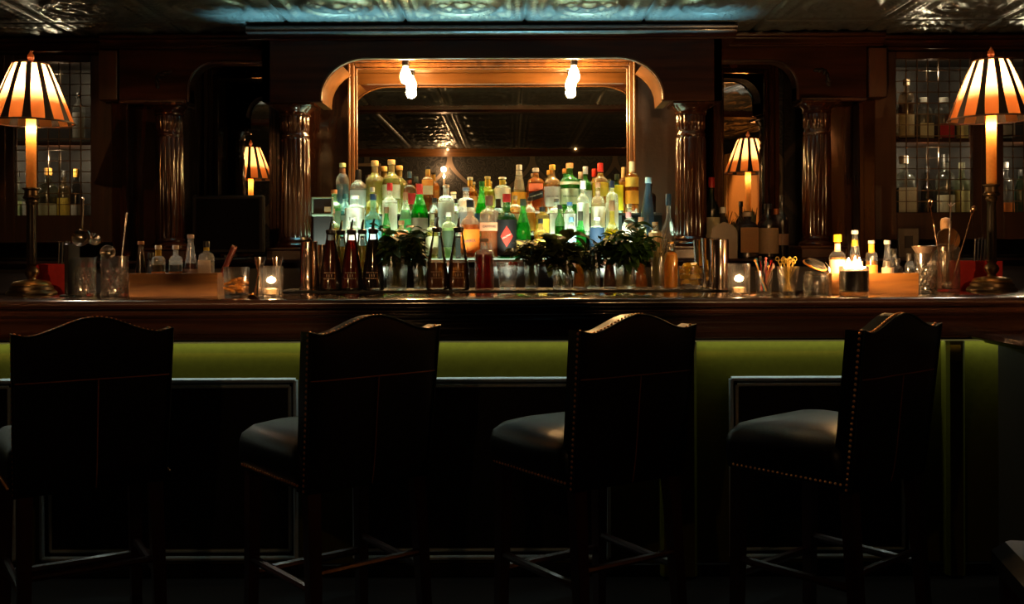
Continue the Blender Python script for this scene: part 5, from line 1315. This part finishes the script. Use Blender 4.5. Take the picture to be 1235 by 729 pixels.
# clip top jar, lid thrown open
def jar():
    Y = 4.02; t = thing('clip_top_jar', 'small clip top glass jar with its lid propped open on an orange seal', 'jar', (X(984, Y), Y, BT))
    m = MB(); m.lathe([(0, 0), (.047, 0), (.050, .004), (.050, .075), (.044, .082), (.046, .092), (.043, .092), (.040, .083), (.046, .074), (.046, .01), (0, .008)], 28); m.build('glass_wall', crystal((.9, .92, .92), .6), t, smooth=40)
    Mx = Matrix.Translation((0, .012, .120)) @ Matrix.Rotation(.30, 4, 'Y') @ Matrix.Rotation(.35, 4, 'X')
    m = MB(); m.lathe([(0, .006), (.036, .006), (.046, .0), (.046, .004), (.036, .014), (0, .014)], 28, Mx); lid = m.build('lid', glass((.85, .85, .82), .05), t, smooth=40)
    m = MB(); m.tube([Mx @ Vector((.046 * math.cos(2 * PI * j / 40), .046 * math.sin(2 * PI * j / 40), -.002)) for j in range(40)], .0042, 8, closed=True); m.build('rubber_seal', paper((.85, .32, .06), .3), lid)
    m = MB(); m.tube([(.045, .0, .078), (.056, 0, .09), (.052, .004, .115), (.04, .01, .13)], .0018, 6); m.tube([(.047 * math.cos(2 * PI * j / 36), .047 * math.sin(2 * PI * j / 36), .080) for j in range(36)], .0016, 6, closed=True); m.build('wire_clip', STEEL, t)
jar()

# the black candle
def candle():
    Y = 3.90; t = thing('black_candle', 'large lit black candle in heavy glass, brightest flame on the bar', 'candle', (X(1030, Y), Y, BT))
    m = MB(); R = .0565; m.lathe([(0, 0), (R * .95, 0), (R, .004), (R, .115), (R - .003, .116), (R - .004, .022), (R - .01, .018), (0, .018)], 36); m.build('glass_wall', crystal((.9, .88, .86), .6), t, smooth=40)
    m = MB(); m.lathe([(0, .0195), (R - .012, .0195), (R - .0048, .0235), (R - .0048, .098), (R - .007, .096), (0, .094)], 36); m.build('black_wax', plain((.008, .007, .007), .3), t)
    for i, (dx, dy) in enumerate(((-.022, .0), (.0, -.012), (.022, .004))):
        m = MB(); m.tube([(dx, dy, .094), (dx, dy, .106)], .0013, 5); w = m.build('wick', BLACKM, t)
        m = MB(); m.lathe([(0, .104), (.008, .110), (.0105, .118), (.007, .132), (.002, .146 + .006 * (i == 1)), (0, .150 + .006 * (i == 1))], 12, cx=dx, cy=dy); m.build('flame', glow((1., .72, .42), 45.), w)
    l = bpy.data.lights.new('candle_light', 'POINT'); l.energy = 5.; l.color = (1, .5, .16); l.shadow_soft_size = .02
    o = bpy.data.objects.new('candle_light', l); COL.objects.link(o); o.location = t.location + Vector((0, 0, .14))
candle()

# cone strainer, spoon vase
def cone():
    Y = 4.05; p = P(1115, 297, Y); t = thing('cone_strainer', 'fine mesh cone strainer sitting on the right cut mixing glass', 'strainer', (p.x, Y, BT + .167), 0, 'strainers on the bar')
    h = p.z - BT - .167
    m = MB(); m.lathe([(0, -.055), (.004, -.054), (.051, h), (.049, h), (.002, -.05), (0, -.05)], 32); m.build('mesh_cone', plain((.75, .55, .42), .3, .9, 0., .6, 400.), t)
    m = MB(); m.tube([(.050 * math.cos(2 * PI * j / 36), .050 * math.sin(2 * PI * j / 36), h) for j in range(36)], .0022, 6, closed=True); m.build('rim', STEEL, t)
    m = MB(); m.tube([(.05, .0, h), (.08, .03, h + .004), (.11, .06, h + .002)], .003, 6); m.build('handle', STEEL, t)
cone()
glass_thing('glass_cylinder', 'tall clear glass cylinder holding three bar spoons and a strainer', 'vase', 1142, 4.22, BT, .052, .053, .192, crystal((.95, .93, .90), .4))
spoon(1139, 345, 1122, 249, 4.20, 'copper bar spoon with looped end leaning left in the glass cylinder', 'loop', COPPER, 4.18)
spoon(1142, 346, 1147, 248, 4.195, 'bright bar spoon with trident end upright in the glass cylinder', 'fork', plain((.9, .8, .72), .2, .9), 4.17)
spoon(1146, 346, 1174, 253, 4.21, 'copper bar spoon with shining round bowl leaning right in the glass cylinder', 'bowl', COPPER, 4.20)
def vase_tools():
    p = P(1143, 290, 4.245); t = thing('hawthorne_strainer', 'round metal strainer standing in the spoon cylinder', 'strainer', p, 0, 'strainers on the bar')
    Mx = Matrix.Rotation(PI / 2 + .12, 4, 'X')
    m = MB(); m.lathe([(0, 0), (.050, 0), (.052, .001), (.052, .0025), (0, .003)], 36, Mx); m.build('plate', STEEL, t)
    m = MB(); m.tube([Mx @ Vector((.050 * math.cos(2 * PI * j / 160 ) , .050 * math.sin(2 * PI * j / 160), -.004)) + Vector((.0035 * math.cos(j * 1.2), 0, .0035 * math.sin(j * 1.2))) for j in range(160)], .0009, 5, closed=True); m.build('coil_spring', STEEL, t)
    m = MB(); m.box(-.011, .011, -.002, .002, -.185, -.045, .001); m.build('handle', STEEL, t)
    q = P(1142, 262, 4.25); base = Vector((q.x, 4.262, BT + .016))
    t = thing('wooden_muddler', 'pale wooden muddler with rounded head behind the round strainer', 'muddler', base)
    h = q.z - base.z
    m = MB(); m.lathe([(0, 0), (.012, 0), (.013, .004), (.010, h * .5), (.012, h - .06)], 16); m.build('shaft', plain((.3, .17, .09), .5), t)
    m = MB(); m.lathe([(.0125, h - .06), (.021, h - .05), (.022, h - .02), (.018, h - .006), (0, h)], 18); m.build('head', plain((.48, .29, .15), .5), t)
vase_tools()

# ------------------------------------------------------------------ things on the back bar ledge
def monitor():
    Y = 5.06; p0, p1 = P(232, 236, Y), P(319, 306, Y); w, h = (p1.x - p0.x) / 2, (p0.z - p1.z) / 2
    t = thing('register_monitor', 'flat black till screen in front of the left side mirror', 'monitor', ((p0.x + p1.x) / 2, Y, LEDGE))
    zc = (p0.z + p1.z) / 2 - LEDGE
    m = MB(); m.box(-w, w, -.015, .025, zc - h, zc + h, .008); m.build('bezel', plain((.004, .004, .0045), .6, spec=.15), t)
    m = MB(); m.box(-w + .022, w - .022, -.0165, -.0145, zc - h + .022, zc + h - .018); m.build('screen', plain((.0012, .0012, .0015), .7, spec=.05), t, smooth=0)
    m = MB(); m.box(-.03, .03, .02, .06, .012, zc, .004); m.build('neck', BLACKP, t)
    m = MB(); m.box(-.1, .1, -.04, .11, 0.0005, .014, .005); m.build('stand', BLACKP, t)
monitor()
def card_stand():
    Y = 5.06; p0, p1 = P(376, 238, Y), P(402, 261, Y)
    t = thing('card_terminal', 'black card terminal with pale rounded frame beside the left inner column', 'card terminal', ((p0.x + p1.x) / 2, Y, LEDGE))
    z0, z1, w = p1.z - LEDGE, p0.z - LEDGE, (p1.x - p0.x) / 2
    m = MB(); m.box(-w * .9, w * .9, .0, .05, 0.0005, z0 + .01, .005); m.build('body', BLACKM, t)
    m = MB(); f = .014
    m.box(-w, w, -.012, .012, z0, z0 + f, .003); m.box(-w, w, -.012, .012, z1 - f * .6, z1, .003); m.box(-w, -w + f * .6, -.012, .012, z0 + f, z1 - f * .6, .003); m.box(w - f * .6, w, -.012, .012, z0 + f, z1 - f * .6, .003)
    m.build('frame', paper((.45, .62, .45), .2), t)
    m = MB(); m.box(-w + .008, w - .008, .004, .010, z0 + f, z1 - .008); m.build('screen', BLACKP, t, smooth=0)
    m = MB(); m.box(.01, w - .012, -.006, -.003, z0 + .018, z0 + .048); m.build('card', paper((.7, .5, .25), .2), t, smooth=0)
card_stand()
def plaque():
    Y = 5.115; x0, x1 = X(858, Y), X(889, Y); w = (x1 - x0) / 2; h = P(874, 268, Y).z - LEDGE
    t = thing('menu_board', 'small khaki round topped board propped beside the kraft label bottle', 'board', ((x0 + x1) / 2, Y, LEDGE + .0005))
    m = MB(); m.prism([(-w, 0), (w, 0), (w, h * .72), (w * .9, h * .82), (w * .6, h * .92), (0, h), (-w * .6, h * .92), (-w * .9, h * .82), (-w, h * .72)], 'y', -.006, .006); m.build('panel', plain((.10, .065, .03), .5), t, smooth=30)
    m = MB(); m.box(-.02, .02, .006, .024, 0, .02, .003); m.build('foot', BLACKM, t)
plaque()
def spiky(px, label, h, n, seed):
    Y = 5.46; rnd = random.Random(seed); t = thing('spiky_plant', label, 'plant', (X(px, Y), Y, LEDGE + .0005), 0, 'spiky plants before the right mirror')
    m = MB(); m.lathe([(0, 0), (.028, 0), (.036, .06), (.034, .12), (.030, .122), (.028, .115), (0, .112)], 18); m.build('pot', plain((.05, .03, .02), .5), t)
    m = MB()
    for k in range(n):
        a = k * 2.4; L_ = h * (.6 + .4 * rnd.random()); tilt = .10 + .5 * (k % 5) / 5; d = Vector((math.cos(a) * math.sin(tilt), math.sin(a) * math.sin(tilt), math.cos(tilt)))
        s = d.cross(Vector((0, 0, 1))).normalized(); base = Vector((math.cos(a) * .01, math.sin(a) * .01, .113)); nn = s.cross(d); vs = []
        for i in range(6):
            f = i / 5; wd = .012 * (1 - f) ** .7 * (.7 + .6 * f); c = base + d * L_ * f + Vector((d.x, d.y, 0)) * L_ * .25 * f * f
            vs += [c - s * wd + nn * .003, c, c + s * wd + nn * .003]
        m.add(vs, [q for i in range(5) for q in ((3 * i, 3 * i + 1, 3 * i + 4, 3 * i + 3), (3 * i + 1, 3 * i + 2, 3 * i + 5, 3 * i + 4))])
    m.build('leaves', leaf_mat((.10, .11, .05)), t, smooth=60, fix=False)
spiky(888, 'smaller spiky leaved plant before the right mirror', .10, 12, 1); spiky(907, 'taller spiky leaved plant before the right mirror', .165, 18, 2)
def card_frame():
    Y = 5.3; t = thing('framed_card', 'small pale framed card under the right lattice cabinet', 'framed card', (X(1096, Y), Y, LEDGE + .0005))
    m = MB(); m.box(-.055, .055, 0, .012, 0, .155, .003); m.build('frame', plain((.10, .085, .07), .5), t)
    m = MB(); m.box(-.022, .022, -.002, .001, .05, .115); m.build('card', BLACKM, t, smooth=0)
card_frame()

# ------------------------------------------------------------------ seen in the mirrors: the wall behind
def sconce():
    t = thing('wall_sconce', 'small lit candle sconce on the damask wall, reflected in the centre mirror', 'wall lamp', (-.78, YR, 2.0))
    m = MB(); m.lathe([(.04, 0), (.045, .006), (.03, .014), (0, .016)], 18, Matrix.Rotation(-PI / 2, 4, 'X')); m.build('back_plate', BRONZE, t)
    m = MB(); m.tube([(0, .012, 0), (0, .06, -.02), (0, .09, .0), (0, .09, .03)], .006, 8); m.build('arm', BRONZE, t)
    m = MB(); m.lathe([(.012, .03), (.013, .10), (0, .101)], 12, cy=.09); m.build('candle_sleeve', plain((.5, .4, .3), .5), t)
    m = MB(); m.lathe([(0, .101), (.012, .112), (.014, .125), (.006, .15), (0, .158)], 12, cy=.09); m.build('bulb', glow((1, .65, .3), 12.), t)
    l = bpy.data.lights.new('sconce_light', 'POINT'); l.energy = 1.8; l.color = (1, .55, .25); l.shadow_soft_size = .03
    o = bpy.data.objects.new('sconce_light', l); COL.objects.link(o); o.location = (-.78, YR + .16, 2.2)
sconce()
def wall_picture():
    t = thing('wall_picture', 'pale framed dark picture on the damask wall, reflected at the centre mirror left edge', 'picture', (-1.74, YR, 1.95))
    m = MB(); f = .035
    for a, b, c, d in ((-.22, .22, .30, .335), (-.22, .22, -.335, -.30), (-.22, -.185, -.30, .30), (.185, .22, -.30, .30)): m.box(a, b, .002, .03, c, d, .004)
    m.build('frame', plain((.6, .42, .26), .4), t); m = MB(); m.box(-.185, .185, .003, .012, -.30, .30); m.build('canvas', plain((.02, .016, .014), .6), t, smooth=0)
wall_picture()
def wall_door():
    t = thing('wall_door', 'tan panelled door on the right wall, reflected in the right side mirror', 'door', (RX, 1.45, 0))
    m = MB(); m.box(-.04, -.002, -.42, .42, 0, 2.2, .006)
    for a, b in ((.15, .95), (1.1, 2.08)): m.box(-.05, -.03, -.30, .30, a, b, .008)
    m.build('leaf', plain((.55, .22, .05), .55), t)
    m = MB(); m.box(-.06, -.002, -.52, -.42, 0, 2.3, .006); m.box(-.06, -.002, .42, .52, 0, 2.3, .006); m.box(-.06, -.002, -.42, .42, 2.2, 2.3, .006); m.build('frame', plain((.65, .32, .10), .5), t)
    m = MB(); m.sphere((-.075, -.34, 1.02), .028, 12, 8); m.build('knob', GOLDM, t)
    l = bpy.data.lights.new('door_light', 'SPOT'); l.energy = 16.; l.color = (1, .58, .26); l.spot_size = .9; l.spot_blend = .6; l.shadow_soft_size = 0.
    o = bpy.data.objects.new('door_light', l); COL.objects.link(o); o.location = (2.5, 1.3, 2.39); o.rotation_euler = (Vector((RX, 1.45, 1.7)) - Vector((2.5, 1.3, 2.39))).to_track_quat('-Z', 'Y').to_euler()
wall_door()

# ------------------------------------------------------------------ strip under the bar lip, and added lights without fixtures
def spot(loc, tgt, e, col, size, blend=.5, soft=.05):
    l = bpy.data.lights.new('added_spot', 'SPOT'); l.energy = e; l.color = col; l.spot_size = math.radians(size); l.spot_blend = blend; l.shadow_soft_size = soft
    o = bpy.data.objects.new('added_spot', l); COL.objects.link(o); o.location = loc; o.rotation_euler = (Vector(tgt) - Vector(loc)).to_track_quat('-Z', 'Y').to_euler(); return o
def area(loc, rot, sx, sy, e, col):
    l = bpy.data.lights.new('area_light', 'AREA'); l.shape = 'RECTANGLE'; l.size = sx; l.size_y = sy; l.energy = e; l.color = col
    o = bpy.data.objects.new('area_light', l); COL.objects.link(o); o.location = loc; o.rotation_euler = rot; return o
TEAL = (.42, .85, 1.)
for o in [o for o in COL.objects if o.name.startswith('bar_stool')]:
    c = o.location; spot((c.x, c.y + .05, 2.38), (c.x - .04, c.y + .10, .7), 5., TEAL, 17, .5, .02)  # narrow cool spot added over each stool for seat sheen, no fixture
up = area((-.15, 4.66, 1.0), (PI - math.radians(11), 0, 0), 2.5, .02, 2.0, (.32, .85, 1.)); up.data.spread = math.radians(15)  # added uplight, unseen behind the bar, brightens the ceiling
for x in (-1.55, 1.5):
    wl = area((x, .5, 2.40), (math.radians(90 - 21.8), 0, 0), 1.6, .02, .45, (1., .55, .24)); wl.data.spread = math.radians(5)  # added narrow warm light, puts highlights along the bar edge
area((0, 3.904, .931), (0, 0, 0), 6.2, .010, .8, (.85, 1., .88))
for px, e in ((385, .5), (450, .9), (540, .8), (610, .7), (680, 1.4), (738, 1.3)):
    spot((X(px, 4.9), 4.9, 1.16), (X(px, 5.3), 5.4, 1.52), e * 8., (.85, 1., .78), 80, .9, .03)  # added spots low behind the bar, brighten the bottle fronts
for x in (-2.0, -.7, .7, 2.0): spot((x, .3, 2.38), (x, 4.9, 1.36), 17., (1., .5, .18), 21.5, .25, 0.)  # added warm fill from the rear, aimed above the stool backs
# under-tread light that lifts the bottles
for y in (5.345, 5.50): pass

w = bpy.data.worlds.new('night'); sc.world = w; w.use_nodes = True
w.node_tree.nodes['Background'].inputs[0].default_value = (.0005, .0005, .0006, 1); w.node_tree.nodes['Background'].inputs[1].default_value = 1.

cam = bpy.data.cameras.new('camera'); cam.sensor_width = 36; cam.lens = F / 1235 * 36; cam.shift_y = -(364.5 - HORIZON) / 1235
co = bpy.data.objects.new('camera', cam); COL.objects.link(co)
co.matrix_world = Matrix.Translation((0, 0, EYE)) @ Matrix.Rotation(PI / 2, 4, 'X') @ Matrix.Rotation(-ROLL, 4, 'Z')
cam.clip_start = .02; sc.camera = co
sc.view_settings.view_transform = 'Standard'; sc.view_settings.look = 'None'; sc.view_settings.gamma = 1; sc.view_settings.use_curve_mapping = False
sc.view_settings.exposure = 2.0
sc.cycles.max_bounces = 12; sc.cycles.transparent_max_bounces = 40; sc.cycles.glossy_bounces = 5; sc.cycles.diffuse_bounces = 3; sc.cycles.transmission_bounces = 10
sc.cycles.sample_clamp_indirect = 4.; sc.cycles.caustics_reflective = False
sc.cycles.use_denoising = True
